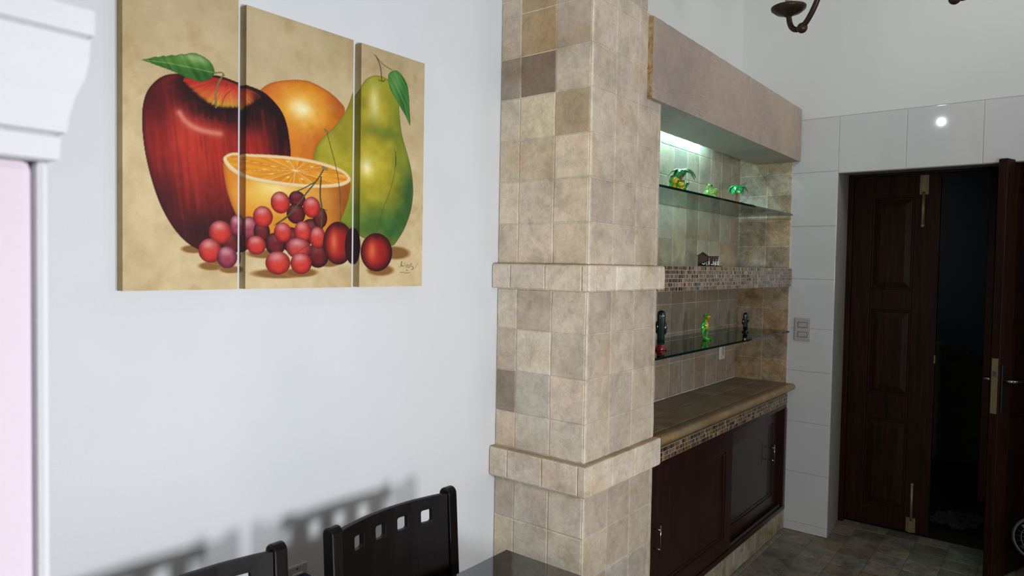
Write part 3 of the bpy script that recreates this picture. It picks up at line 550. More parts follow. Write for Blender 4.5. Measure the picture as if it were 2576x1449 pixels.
def vnoise(P, s, seed=0):
    q = P*s; i = np.floor(q).astype(int); f = q-i; f = f*f*(3-2*f)
    def h(a, c): v = np.sin(a*127.1+c*311.7+seed*74.7)*43758.5453; return v-np.floor(v)
    a = h(i[:, 0], i[:, 1]); c = h(i[:, 0]+1, i[:, 1]); d = h(i[:, 0], i[:, 1]+1); e = h(i[:, 0]+1, i[:, 1]+1)
    return (a*(1-f[:, 0])+c*f[:, 0])*(1-f[:, 1])+(d*(1-f[:, 0])+e*f[:, 0])*f[:, 1]
def fbm(P, s, seed=0, o=4): return sum(vnoise(P, s*2**k, seed+k)*.5**k for k in range(o))/sum(.5**k for k in range(o))
def paint(P):
    """the still life, in canvas millimetres, as sRGB colours"""
    n = len(P); out = np.tile(arr((213, 191, 148)), (n, 1))
    f = fbm(P, .012, 3)[:, None]; out += (f-.5)*arr((34, 34, 36)); f = fbm(P, .05, 9)[:, None]; out += (f-.5)*18
    blot = np.clip((fbm(P, .02, 21)-.60)*5, 0, 1)[:, None]*.3; out = out*(1-blot)+arr((176, 140, 92))*blot
    pale = np.clip((fbm(P, .008, 31)-.52)*4, 0, 1)[:, None]*.35; out = out*(1-pale)+arr((228, 212, 176))*pale
    out *= (1-.12*np.clip((P[:, 1]-250)/450, 0, 1))[:, None]  # dimmer light high on the wall, painted into the canvas ground
    out += (vnoise(P, .7, 5)[:, None]-.5)*5
    for cx, cy, rx, ry in DES['shadow']:
        q = np.hypot((P[:, 0]-cx)/rx, (P[:, 1]-cy)/ry); k = np.clip((1.18-q)/.42, 0, 1); k = (k*k*(3-2*k))[:, None]
        out = out*(1-k*.45)+arr((206, 160, 90))*k*.45; k = np.clip((1.0-q)/.3, 0, 1)[:, None]*.88; out = out*(1-k)+arr((128, 84, 44))*k
    def blobs(c, Q, bl):
        for cx, cy, sx, sy, colr, al in bl:
            k = (al*np.exp(-.5*(((Q[:, 0]-cx)/sx)**2+((Q[:, 1]-cy)/sy)**2)))[:, None]; c = c*(1-k)+arr(colr)*k
        return c
    def shape(poly, base, bl, edges, fx=None, soft=.5, it=2):
        sel, s, mk = poly_mask(P, smooth(poly, it), soft); Q = P[sel]
        c = blobs(np.tile(arr(base), (len(Q), 1)), Q, bl)
        if fx is not None: c = fx(Q, s, c)
        for w, colr, al in edges:
            k = (al*np.exp(-np.maximum(s, 0)/w))[:, None]; c = c*(1-k)+arr(colr)*k
        out[sel] = out[sel]*(1-mk[:, None])+np.clip(c, 0, 255)*mk[:, None]
    def mott(a, sc, sd): return lambda Q, s, c: c+(fbm(Q, sc, sd)[:, None]-.5)*a
    shape(DES['orange'], (216, 126, 22), DES['orange_b'], [(7, (176, 84, 30), .7), (2, (150, 70, 30), .5)], mott(26, .05, 2))
    def pearfx(Q, s, c): return c+(fbm(Q, .03, 12)[:, None]-.5)*arr((46, 40, 20))
    shape(DES['pear'], (166, 152, 36), DES['pear_b'], [(6, (96, 106, 36), .45), (1.6, (60, 76, 30), .3)], pearfx)
    def applefx(Q, s, c):
        ang = (Q[:, 0]-DES['apple'][8][0])*.10+(Q[:, 1]*.012); st = vnoise(np.stack([ang*1.9, Q[:, 1]*.014], 1), 1.0, 4)
        low = np.clip((560-Q[:, 1])/80, 0, 1); k = (np.clip((st-.5)*3, 0, 1)*.22*low)[:, None]; c = c*(1-k)+arr((78, 12, 18))*k
        k = (np.clip((.36-st)*3.2, 0, 1)*.20*low)[:, None]; c = c*(1-k)+arr((214, 70, 46))*k
        sel, d = line_dist(Q, open_smooth(DES['apple_hi'], 2)); k = (np.exp(-(d/7.0)**2)*.75)[:, None]; c[sel] = c[sel]*(1-k)+arr((236, 176, 158))*k
        k = (np.exp(-(d/18.0)**2)*.30)[:, None]; c[sel] = c[sel]*(1-k)+arr((214, 90, 70))*k
        cav = DES['cavity']; cx = np.mean([q[0] for q in cav]); cy = np.mean([q[1] for q in cav])+25
        sel, s2, _ = poly_mask(Q, smooth(cav, 2)); q = Q[sel]; th = np.arctan2(q[:, 1]-cy, q[:, 0]-cx); r1 = vnoise(np.stack([th*17, np.zeros(len(th))], 1), 1.0, 8)
        lng = 16+46*r1*np.clip((cy+4-q[:, 1])/25, .15, 1); k = (np.clip(1-(-s2)/lng, 0, 1)*(s2 < 0)*.92)[:, None]; c[sel] = c[sel]*(1-k)+arr((24, 8, 14))*k
        return c+(fbm(Q, .06, 5)[:, None]-.5)*14
    shape(DES['apple'], (158, 34, 30), DES['apple_b'], [(8, (50, 8, 16), .72), (2, (30, 6, 12), .6)], applefx)
    def cavfx(Q, s, c):
        cav = DES['cavity']; cx = np.mean([q[0] for q in cav]); cy = np.mean([q[1] for q in cav])+40
        th = np.arctan2(Q[:, 1]-cy, Q[:, 0]-cx); r1 = vnoise(np.stack([th*20, np.zeros(len(th))], 1), 1.0, 15)[:, None]; k = np.clip((r1-.5)*2.4, 0, 1)*.28; c = c*(1-k)+arr((190, 60, 34))*k
        low = (np.exp(-np.maximum(s-3*r1[:, 0], 0)/3.0)*(Q[:, 1] < cy-34))[:, None]*.85; c = c*(1-low)+arr((30, 16, 10))*low
        k = np.clip((.42-r1)*3, 0, 1)*.35; return c*(1-k)+arr((226, 176, 80))*k
    shape(DES['cavity'], (176, 48, 36), DES['cav_b'], [(2.5, (80, 20, 16), .5)], cavfx, 1.5)
    shape(DES['half'], (216, 140, 40), DES['half_b'], [(6, (140, 70, 26), .6)], mott(20, .05, 6))
    shape(DES['rim'], (238, 214, 168), [], [(2.0, (206, 160, 96), .7)], None, .5)
    hub = DES['hub']
    def fl(Q, s, c):
        dx, dy = (Q[:, 0]-hub[0]), (Q[:, 1]-hub[1])/.30; th = np.arctan2(dy, dx); rr = np.hypot(dx, dy)
        r1 = vnoise(np.stack([th*15, rr*.012], 1), 1.0, 33)[:, None]; c = c+(r1-.5)*arr((34, 48, 30))
        seg = np.abs(((th/(2*np.pi)*11)+.35) % 1-.5); w = seg*(2*np.pi/11)*rr
        k = (np.clip(2.2-w, 0, 1)*.75)[:, None]; c = c*(1-k)+arr((242, 196, 150))*k
        for sx, sy in DES['seeds']:
            ex, ey = sx-hub[0], (sy-hub[1])/.30; el = max(1e-6, math.hypot(ex, ey)); al = ((dx-ex)*ex+(dy-ey)*ey)/el; ac = (-(dx-ex)*ey+(dy-ey)*ex)/el
            k = (np.clip(1.5-np.hypot(al/8.5, ac/3.6), 0, 1)*.85)[:, None]; c = c*(1-k)+arr((248, 228, 150))*k
        k = np.clip(1.4-rr/9, 0, 1)[:, None]; return c*(1-k)+arr((244, 214, 176))*k
    shape(DES['flesh'], (222, 146, 34), [], [(2.2, (226, 150, 70), .5)], fl)
    def lf(vein):
        def g(Q, s, c):
            sel, d = line_dist(Q, vein); k = (np.clip(1.6-d, 0, 1)*.6)[:, None]; c[sel] = c[sel]*(1-k)+arr((150, 176, 110))*k
            r1 = vnoise(np.stack([Q[:, 0]*.14+Q[:, 1]*.10, np.zeros(len(Q))], 1), 1.0, 61)[:, None]; return c+(r1-.5)*34
        return g
    shape(DES['leaf'], (66, 116, 44), DES['leaf_b'], [(2, (30, 70, 28), .6)], lf(DES['leafvein']), .5, 1)
    shape(DES['pleaf'], (66, 124, 50), DES['pleaf_b'], [(1.8, (28, 70, 30), .6)], lf(DES['pleafvein']), .5, 1)
    def stem(pl, w, colr, al=1.0):
        sel, d = line_dist(P, open_smooth(pl, 2) if len(pl) > 2 else pl); mk = (np.clip(w*.5-d+.5, 0, 1)*al)[:, None]
        out[sel] = out[sel]*(1-mk)+(arr(colr)+ (1-np.clip(d/(w*.5+.01), 0, 1))[:, None]*22)*mk
    for pl, w, colr in DES['stems'][-3:]: stem(pl, w, colr)
    tone = [((200, 54, 46), (112, 20, 26)), ((150, 62, 84), (78, 20, 36)), ((98, 24, 30), (36, 8, 14)), ((186, 62, 64), (104, 22, 34))]
    for k_, (cx, cy, rx, ry, kd) in enumerate(DES['grapes']):
        if k_ == 9:
            for cc in DES['cherry'][:2]: pass
        q = np.hypot((P[:, 0]-cx)/rx, (P[:, 1]-cy)/ry); sel = np.where(q < 1.1)[0]; q = q[sel]; Q = P[sel]; A, Bc = map(arr, tone[kd])
        nx, ny = (Q[:, 0]-cx)/rx, (Q[:, 1]-cy)/ry; c = np.tile(A, (len(Q), 1)); k = np.clip((q-.45)/.55, 0, 1)[:, None]**1.6; c = c*(1-k)+Bc*k
        top = np.exp(-(((nx+.15)/.6)**2+((ny-.52)/.42)**2))[:, None]*(.75 if kd != 2 else .25); c = c*(1-top)+arr((226, 166, 168))*top
        low = np.exp(-(((nx-.05)/.5)**2+((ny+.35)/.4)**2))[:, None]*(.5 if kd in (0, 3) else .12); c = c*(1-low)+arr((226, 66, 52))*low
        c += (fbm(Q, .15, k_)[:, None]-.5)*20; mk = np.clip((1-q)*min(rx, ry)+.5, 0, 1)[:, None]; out[sel] = out[sel]*(1-mk)+c*mk
    for j_, (cx, cy, rx, ry) in enumerate(DES['cherry']):
        q = np.hypot((P[:, 0]-cx)/rx, (P[:, 1]-cy)/ry); sel = np.where(q < 1.1)[0]; q = q[sel]; Q = P[sel]; nx, ny = (Q[:, 0]-cx)/rx, (Q[:, 1]-cy)/ry
        c = np.tile(arr((150, 30, 30) if j_ != 1 else (52, 10, 18)), (len(Q), 1)); k = np.clip((q-.5)/.5, 0, 1)[:, None]**1.3; c = c*(1-k)+arr((44, 10, 18))*k
        if j_ != 1:
            g = np.exp(-(((nx+.28)/.4)**2+((ny-.0)/.6)**2))[:, None]*.9; c = c*(1-g)+arr((212, 66, 42))*g
            g = np.exp(-(((nx+.3)/.18)**2+((ny-.1)/.4)**2))[:, None]*.5; c = c*(1-g)+arr((232, 150, 110))*g
            g = np.exp(-(((nx-.0)/.22)**2+((ny-.85)/.15)**2))[:, None]*.7; c = c*(1-g)+arr((60, 14, 18))*g
        mk = np.clip((1-q)*min(rx, ry)+.5, 0, 1)[:, None]; out[sel] = out[sel]*(1-mk)+c*mk
    for pl, w, colr in DES['stems'][:-3]: stem(pl, w, colr)
    for pl, w in DES['sign']: stem(pl, max(.8, w), (34, 26, 18), .9)
    for zx, zy in ((0, 0),): pass
    return np.clip(out, 0, 255)
def srgb2lin(c): c = c/255; return np.where(c <= .04045, c/12.92, ((c+.055)/1.055)**2.4)
PGAIN = 1.0
def canvas(name, x0, x1, z0, z1, label):
    st = .0016; yf, yb = 1.597, YW+.0004; nx = int(round((x1-x0)/st)); nz = int(round((z1-z0)/st)); nd = 16
    # one continuous skin: left side, rounded corner, face, right side
    dep = yb-yf; us = [-dep+dep*i/nd for i in range(nd)]+[(x1-x0)*i/nx for i in range(nx+1)]+[(x1-x0)+dep*(i+1)/nd for i in range(nd)]
    zs = [z0+(z1-z0)*i/nz for i in range(nz+1)]; W = x1-x0
    X = [x0 if u < 0 else x1 if u > W else x0+u for u in us]; Y = [yf-u if u < 0 else yf+(u-W) if u > W else yf for u in us]
    nu = len(us); nzz = len(zs)
    UU, ZZ = np.meshgrid(np.array(us), np.array(zs)); P = np.stack([(x0+UU.ravel()-.6)*1000, (ZZ.ravel()-1.46)*1000], 1)
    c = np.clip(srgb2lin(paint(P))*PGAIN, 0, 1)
    ed = ((UU < 0) | (UU > W)).ravel(); c[ed] *= arr((.80, .78, .70))  # shade of the canvas sides put into their colour
    co = np.stack([np.tile(np.array(X), nzz), np.tile(np.array(Y), nzz), ZZ.ravel()], 1)
    base = np.array([(x0+x1)/2, yb, z0]); co -= base
    i = np.arange(nzz-1)[:, None]*nu+np.arange(nu-1)[None, :]; F = np.stack([i, i+1, i+nu+1, i+nu], -1).reshape(-1, 4)
    # top and bottom edges and the back
    nv = len(co); bk = np.array([[x0, yb, z0], [x1, yb, z0], [x1, yb, z1], [x0, yb, z1]])-base
    verts = [tuple(q) for q in co]+[tuple(q) for q in bk]; faces = [tuple(int(k) for k in f) for f in F]
    faces.append(tuple([int(k) for k in range(nu)][::-1])); faces.append(tuple(int((nzz-1)*nu+k) for k in range(nu)))
    me = bpy.data.meshes.new(name); me.from_pydata(verts, [], faces); me.materials.append(M['canvas'])
    ca = me.color_attributes.new('Col', 'FLOAT_COLOR', 'POINT'); cc = np.ones((len(verts), 4), np.float32); cc[:nv, :3] = c; cc[nv:, :3] = (.6, .5, .35); ca.data.foreach_set('color', cc.ravel()); me.update()
    o = bpy.data.objects.new(name, me); COL.objects.link(o); o.location = tuple(base)
    return tag(o, label, 'painting', 'three-panel fruit painting')
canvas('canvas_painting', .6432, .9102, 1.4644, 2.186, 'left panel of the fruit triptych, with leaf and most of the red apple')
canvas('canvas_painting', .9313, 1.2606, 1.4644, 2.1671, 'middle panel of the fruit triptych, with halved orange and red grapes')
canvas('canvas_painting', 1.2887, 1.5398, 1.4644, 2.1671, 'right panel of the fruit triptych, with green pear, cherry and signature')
# ================================================================ double door
M['jamb'].name
b = MB()
b.box(4.556, 4.598, 1.006, 1.036, 0, 2.118); b.box(4.556, 4.598, OY0+.002, OY0+.012, 0, 2.118); b.box(4.556, 4.598, OY0+.012, 1.006, 2.100, 2.124)
struct(b.build('trim_1', 'mahogany', bevel=.002), 'dark mahogany frame of the double door', 'door frame')
def leaf(name, label, O, ud, nd, w, mat):
    """O: hinge corner of the front face, ud: along the width, nd: outward from the front face"""
    O, ud, nd = Vector(O), Vector(ud).normalized(), Vector(nd).normalized(); up = Vector((0, 0, 1)); t = .040; z0, z1 = .008, 2.098
    d = thing(name, label, 'door', (O.x, O.y, 0), kind='structure')
    def tr(mb): mb.v = [tuple(O*1+ud*p[0]-nd*p[1]+up*p[2]) for p in mb.v]; return mb
    pans = [(.130, .655), (.805, 1.310), (1.432, 1.972)]; u0, u1 = .117, w-.128
    fr = MB(); fr.box(0, u0, 0, t, z0, z1); fr.box(u1, w, 0, t, z0, z1)
    zz = [z0]+[q for p in pans for q in p]+[z1]
    for k in range(0, len(zz), 2): fr.box(u0, u1, 0, t, zz[k], zz[k+1])
    for a, c in pans:      # ovolo moulding round every panel
        for (p0, p1, q0, q1) in ((u0, u0+.012, a, c), (u1-.012, u1, a, c), (u0+.012, u1-.012, a, a+.012), (u0+.012, u1-.012, c-.012, c)): fr.box(p0, p1, .005, t-.004, q0, q1)
    tr(fr).build('leaf_frame', mat, d, bevel=.003)
    for a, c in pans:
        p = MB(); e = .012; g = .034
        for ys, yd in ((.014, .006), (t-.014, t-.006)):
            o1 = [(u0+e, ys, a+e), (u1-e, ys, a+e), (u1-e, ys, c-e), (u0+e, ys, c-e)]; i1 = [(u0+e+g, yd, a+e+g), (u1-e-g, yd, a+e+g), (u1-e-g, yd, c-e-g), (u0+e+g, yd, c-e-g)]
            p.add(o1+i1, [(4, 5, 6, 7), (0, 1, 5, 4), (1, 2, 6, 5), (2, 3, 7, 6), (3, 0, 4, 7)])
        tr(p).build('panel', mat, d)
    return d, tr
d1, tr1 = leaf('door_1', 'closed left leaf of the dark wooden door, three panels and brass bolts', (4.600, 1.024, 0), (0, -1, 0), (-1, 0, 0), .467, 'mahogany')
def bx(*a):
    q = MB(); q.box(*a); return q
q = MB(); q.box(.362, .406, -.004, .0, 1.985, 2.096); q.box(.372, .396, -.013, -.004, 1.985, 2.094); q.tube([(.383, -.010, 2.0), (.383, -.010, 1.812)], .0092, 12); q.ball((.383, -.012, 1.806), .0125)
tr1(q).build('top_bolt', 'brass', d1)['label'] = 'long brass flush bolt hanging at the top'
q = MB(); q.box(.352, .400, -.004, .0, .012, .096); q.box(.364, .388, -.013, -.004, .012, .094); q.tube([(.378, -.010, .08), (.378, -.010, .288)], .0075, 12); q.ball((.378, -.010, .294), .010)
tr1(q).build('bottom_bolt', 'brass', d1)['label'] = 'brass bolt standing at the bottom'
for z in (1.78, 1.05, .33):
    q = MB(); q.box(-.006, .004, -.006, .004, z, z+.075); tr1(q).build('hinge', 'brass', d1)
q = MB(); q.box(.463, .4685, -.003, .02, 1.015, 1.060); tr1(q).build('strike_plate', 'brass', d1)
ud = Vector((-.945, .33, 0)).normalized(); nd = Vector((-.33, -.945, 0)).normalized()
hinge = Vector((4.125, .226, 0))-ud*.467
d2, tr2 = leaf('door_2', 'open right leaf of the dark wooden door at the right edge, showing its lock', hinge, ud, nd, .467, 'mahogany')
q = MB(); q.box(.4665, .4695, .006, .034, .845, 1.118); tr2(q).build('lock_plate', 'brass', d2)['label'] = 'brass lock plate on the leaf edge'
q = MB(); q.box(.468, .4725, .011, .029, 1.030, 1.054); tr2(q).build('latch', 'steel', d2)
q = MB(); q.box(.415, .449, -.007, 0, .845, 1.090); pl = tr2(q).build('handle_plate', 'black', d2, bevel=.006)
q = MB(); q.tube([(.432, -.004, 1.008), (.432, -.034, 1.008), (.425, -.046, 1.008), (.40, -.050, 1.008), (.36, -.050, 1.004), (.325, -.048, 1.010)], [.009, .009, .009, .0085, .0075, .0065], 12); tr2(q).build('handle', 'chrome', d2)
q = MB(); q.tube([(.432, .042, 1.008), (.432, .074, 1.008), (.425, .086, 1.008), (.40, .090, 1.008), (.36, .090, 1.004), (.325, .088, 1.010)], [.009, .009, .009, .0085, .0075, .0065], 12); tr2(q).build('handle', 'chrome', d2)

# dark room beyond
a = thing('armchair', 'pale round-backed seat barely visible in the dark room behind the door', 'armchair', (6.2, .73, 0))
q = MB(); pts = [(.42, .12), (.42, .80)]+[(.73+.31*math.cos(t), .80+.24*math.sin(t)) for t in [math.pi*k/14 for k in range(15)]][::-1][::-1]
pts = [(1.04, .10), (1.04, .78)]+[(.73+.31*math.cos(math.pi*k/14), .78+.23*math.sin(math.pi*k/14)) for k in range(1, 14)]+[(.42, .78), (.42, .10)]
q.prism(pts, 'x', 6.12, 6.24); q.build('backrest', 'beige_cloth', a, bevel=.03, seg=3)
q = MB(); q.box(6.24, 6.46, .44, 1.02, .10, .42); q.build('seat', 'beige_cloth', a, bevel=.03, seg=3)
for x, y in ((6.16, .48), (6.16, .98), (6.42, .48), (6.42, .98)):
    q = MB(); q.lathe([(.018, 0), (.025, .10)], (x, y, 0), 12); q.build('leg', 'mahogany', a)
q = MB(); nx = 26
vs = [(4.84+.34*i/nx+.02*math.sin(j*.7), .32+.26*j/nx-.12*(i/nx-.5)+.015*math.sin(i*.8), .006+.014*(1+math.sin(i*.9+j*.5)*math.cos(j*.8-i*.3))) for i in range(nx+1) for j in range(nx+1)]
q.add(vs, [(i*(nx+1)+j, (i+1)*(nx+1)+j, (i+1)*(nx+1)+j+1, i*(nx+1)+j+1) for i in range(nx) for j in range(nx)], smooth=True)
tag(q.build('floor_cloth', 'cloth', None, (5.0, .44, 0)), 'crumpled grey cloth lying on the floor just past the open doorway', 'cloth')
w_ = thing('wardrobe', 'brown upright cupboard edge in the dark room, left of the open leaf', 'wardrobe', (5.8, .1, 0))
q = MB(); q.box(5.60, 6.05, -.25, .40, 0, 2.35); q.build('carcass', 'mahogany', w_, bevel=.004)
q = MB(); q.box(5.575, 5.60, .355, .40, 0, 2.35); q.build('edge_strip', 'amber', w_, bevel=.004)['label'] = 'lighter amber edge strip'
q = MB(); q.box(5.58, 5.60, -.24, .345, .04, 2.33); q.build('door', 'mahogany', w_, bevel=.004)

# small floor fan cut by the right edge
fc = Vector((3.9, .046, .338)); fn = Vector((-.95, .06, .25)).normalized(); rot = fn.to_track_quat('Z', 'Y').to_matrix()
f_ = thing('floor_fan', 'small fan with round grey rim, cut by right edge beside the open door', 'fan', (3.93, .046, 0))
q = MB()
def ring(mb, r, rad, off, seg=40):
    pts = [fc+rot @ Vector((r*math.cos(2*math.pi*k/seg), r*math.sin(2*math.pi*k/seg), off)) for k in range(seg+1)]; mb.tube(pts, rad, 8)
ring(q, .092, .006, .0); ring(q, .088, .003, .022); ring(q, .06, .0016, .028); ring(q, .03, .0016, .03)
for k in range(20):
    t = 2*math.pi*k/20; q.tube([fc+rot @ Vector((.02*math.cos(t), .02*math.sin(t), .03)), fc+rot @ Vector((.065*math.cos(t), .065*math.sin(t), .028)), fc+rot @ Vector((.092*math.cos(t), .092*math.sin(t), .0))], .0012, 6)
q.build('guard', 'steel', f_)
for k in range(3):
    q = MB(); t = 2*math.pi*k/3; vs = []
    for i in range(6):
        r = .016+.062*i/5; wd = .5*(1-.25*i/5)
        for s_ in (-1, 1): vs.append(fc+rot @ Vector((r*math.cos(t+s_*wd), r*math.sin(t+s_*wd), .008+s_*.006)))
    q.add(vs, [(2*i, 2*i+2, 2*i+3, 2*i+1) for i in range(5)], smooth=True); q.build('blade', 'navy', f_)
q = MB(); q.ball(fc+fn*.01, (.018, .018, .02)); q.tube([fc+fn*.005, fc-fn*.075], [.03, .024], 18); q.build('motor', 'black', f_, smooth_all=True)
q = MB(); q.tube([fc-fn*.045, fc-fn*.045-Vector((0, 0, .06)), (3.945, .046, .02)], [.010, .011, .013], 12); q.lathe([(.085, 0), (.085, .012), (.06, .022), (.014, .030)], (3.945, .046, 0), 28); q.build('stand', 'black', f_)

# ================================================================ switches and sockets
s_ = thing('light_switch', 'grey double rocker light switch on the tiles right of the niche', 'switch', (XF, 1.174, 1.126))
q = MB(); q.box(XF-.010, XF+.0005, 1.128, 1.220, 1.126, 1.258); q.build('plate', 'grey_plastic', s_, bevel=.004)
for z in (1.148, 1.204):
    q = MB(); q.box(XF-.0118, XF-.009, 1.147, 1.199, z-.0012, z+.0292); q.build('gap', 'hole', s_)
    q = MB(); q.box(XF-.0145, XF-.010, 1.149, 1.197, z+.0008, z+.0272); o = q.build('rocker', 'grey_plastic', s_, bevel=.0015)
    q = MB(); q.box(XF-.0149, XF-.0144, 1.155, 1.164, z+.006, z+.0076); q.build('mark', 'hole', o)
s_ = thing('wall_socket', 'white wall socket low on the niche back, under the lower glass shelf', 'socket', (3.965, YB, 1.0))
q = MB(); q.box(3.927, 4.004, YB-.009, YB+.001, 1.000, 1.116); q.build('plate', 'white_plastic', s_, bevel=.004)
q = MB(); q.box(3.952, 3.980, YB-.0115, YB-.008, 1.026, 1.090); q.build('receptacle', 'grey_plastic', s_, bevel=.002)
s_ = thing('wall_socket', 'ivory wall socket low on the white wall, between the two chairs', 'socket', (1.103, YW, .585))
q = MB(); q.box(1.068, 1.138, YW-.007, YW+.0005, .585, .700); q.build('plate', 'plastic', s_, bevel=.004)
q = MB(); q.box(1.086, 1.120, YW-.009, YW-.006, .607, .678); q.build('receptacle', 'white_plastic', s_, bevel=.002)
q = MB(); q.ball((1.103, YW-.0072, .690), (.003, .0012, .003)); q.build('screw', 'steel', s_)
s_ = thing('power_plug', 'dark navy plug pushed into the ivory socket behind the chairs', 'plug', (1.106, YW-.010, .63))
q = MB(); q.box(1.088, 1.126, YW-.046, YW-.010, .628, .676); q.build('body', 'navy', s_, bevel=.007, seg=3)
q = MB(); q.tube([(1.107, YW-.035, .630), (1.107, YW-.036, .58), (1.10, YW-.03, .40), (1.09, YW-.028, .16), (1.07, YW-.03, .008)], .0035, 8); q.build('cord', 'black', s_)

# ================================================================ table and chairs
t_ = thing('dining_table', 'dining table with glossy black glass top, its corner before the pillar', 'table', (.90, .74, 0))
TX0, TX1, TY0, TY1 = .36, 1.470, .26, 1.177
q = MB(); q.box(TX0, TX1, TY0, TY1, .739, .750); q.build('tabletop', 'dark_glass', t_, bevel=.0025)
q = MB(); a_ = .045
q.box(TX0+a_, TX1-a_, TY0+a_, TY0+a_+.022, .665, .738); q.box(TX0+a_, TX1-a_, TY1-a_-.022, TY1-a_, .665, .738); q.box(TX0+a_, TX0+a_+.022, TY0+a_, TY1-a_, .665, .738); q.box(TX1-a_-.022, TX1-a_, TY0+a_, TY1-a_, .665, .738)
q.build('apron', 'black_wood', t_, bevel=.003)
for x in (TX0+.02, TX1-.075):
    for y in (TY0+.02, TY1-.075):
        q = MB(); q.box(x, x+.055, y, y+.055, 0, .738); q.build('leg', 'black_wood', t_, bevel=.004)

CX, YC = 1.1785, 1.295
ch = thing('dining_chair', 'black wooden dining chair nearest the pillar, four square cut-outs in its back', 'chair', (CX, 1.10, 0), 'black dining chairs along the wall')
def bow(x): t = (x-CX)/.18; return .030*(1-t*t)
def lean(z): return (z-.92)*.055
def holes_panel():
    q = MB(); x0, x1, z0, z1 = CX-.178, CX+.178, .545, .908; hz0, hz1 = .842, .876; hx = [CX-.113, CX-.037, CX+.037, CX+.113]; hw = .0165; r = .006
    xs = [x0]; 
    for c in hx: xs += [c-hw-.010, c+hw+.010]
    xs.append(x1); hb0, hb1 = hz0-.010, hz1+.010
    faces2 = []     # outline polygons in (x, z)
    def sub(a, c, n): return [a+(c-a)*i/n for i in range(n+1)]
    for k in range(len(xs)-1):
        if k % 2 == 0:
            gx = sub(xs[k], xs[k+1], 4)
            for i in range(4): faces2.append([(gx[i], hb0), (gx[i+1], hb0), (gx[i+1], hb1), (gx[i], hb1)])
        else:
            c = (xs[k]+xs[k+1])/2; per = []
            def corner(cx, cz, a0): return [(cx+r*math.cos(a0+math.pi/2*i/3), cz+r*math.sin(a0+math.pi/2*i/3)) for i in range(4)]
            xa, xb = c-hw, c+hw
            cor = [corner(xb-r, hz1-r, 0), corner(xa+r, hz1-r, math.pi/2), corner(xa+r, hz0+r, math.pi), corner(xb-r, hz0+r, 1.5*math.pi)]
            out_ = [(xs[k+1], hb1), (xs[k], hb1), (xs[k], hb0), (xs[k+1], hb0)]
            for i in range(4):
                for m_ in range(3): faces2.append([out_[i], cor[i][m_+1], cor[i][m_]])
                nx_ = (i+1) % 4; faces2.append([out_[i], out_[nx_], cor[nx_][0], cor[i][3]])
    allx = sorted(set([x for k in range(0, len(xs)-1, 2) for x in sub(xs[k], xs[k+1], 4)]+xs))
    for (za, zb, n) in ((z0, hb0, 8), (hb1, z1, 1)):
        gz = sub(za, zb, n)
        for i in range(len(allx)-1):
            for j in range(n): faces2.append([(allx[i], gz[j]), (allx[i+1], gz[j]), (allx[i+1], gz[j+1]), (allx[i], gz[j+1])])
    idx = {}; vs = []; fs = []
    for f in faces2:
        ar = sum(f[i][0]*f[(i+1) % len(f)][1]-f[(i+1) % len(f)][0]*f[i][1] for i in range(len(f)))
        if ar < 0: f = f[::-1]
        ff = []
        for p in f:
            kx = (round(p[0], 5), round(p[1], 5))
            if kx not in idx: idx[kx] = len(vs); vs.append((p[0], YC+bow(p[0])+lean(p[1]), p[1]))
            ff.append(idx[kx])
        fs.append(tuple(ff))
    q.add(vs, fs); return q
bp = holes_panel().build('backrest', 'black_panel', ch); sm = bp.modifiers.new('thickness', 'SOLIDIFY'); sm.thickness = .016; sm.offset = -1
bv_ = bp.modifiers.new('bevel', 'BEVEL'); bv_.width = .0018; bv_.segments = 2; bv_.limit_method = 'ANGLE'; bv_.angle_limit = math.radians(50)
for sx in (-1, 1):
    q = MB(); xa = CX+sx*.1925-.0165; w = .036; pr_ = []
    for (z, ya, yb_) in ((0, .010, .046), (.45, -.012, .028), (.905, -.004, .034)): pr_.append((z, ya, yb_))
    poly = [(YC+.045, 0), (YC+lean(.45)-.010+.0, .45), (YC-.006, .902)]
    arc = [(YC+.013+.019*math.cos(t), .902+.019*math.sin(t)) for t in [math.pi-math.pi*k/8 for k in range(9)]]
    back = [(YC+.032, .902), (YC+lean(.45)+.030, .45), (YC+.085, 0)]
    q.prism([(YC+.045, 0), (YC+lean(.45)-.010, .45)]+arc+back[1:], 'x', xa, xa+.033); q.build('leg', 'black_wood', ch, bevel=.004)
    q = MB(); q.prism([(xa, .905), (xa+.036, .905), (xa+.036, .941), (xa, .941)], 'z', 0, .43); q.build('leg', 'black_wood', ch, bevel=.004)
q = MB(); q.box(CX-.205, CX+.205, .885, YC-.026, .432, .452); q.build('seat', 'black_wood', ch, bevel=.008)
q = MB(); q.box(CX-.172, CX+.172, .908, .928, .375, .431); q.box(CX-.172, CX+.172, YC-.028, YC-.010, .375, .431)
for sx in (-1, 1): q.box(CX+sx*.19-.009, CX+sx*.19+.009, .930, YC-.020, .375, .431)
q.build('seat_frame', 'black_wood', ch, bevel=.002)
c2 = ch.copy(); COL.objects.link(c2); c2.location = (CX-.523, 1.115, 0); c2.rotation_euler = (0, 0, .0)
c2['label'] = 'black wooden dining chair left of the other one, mostly cut by the frame'
for o in list(ch.children): k = o.copy(); COL.objects.link(k); k.parent = c2

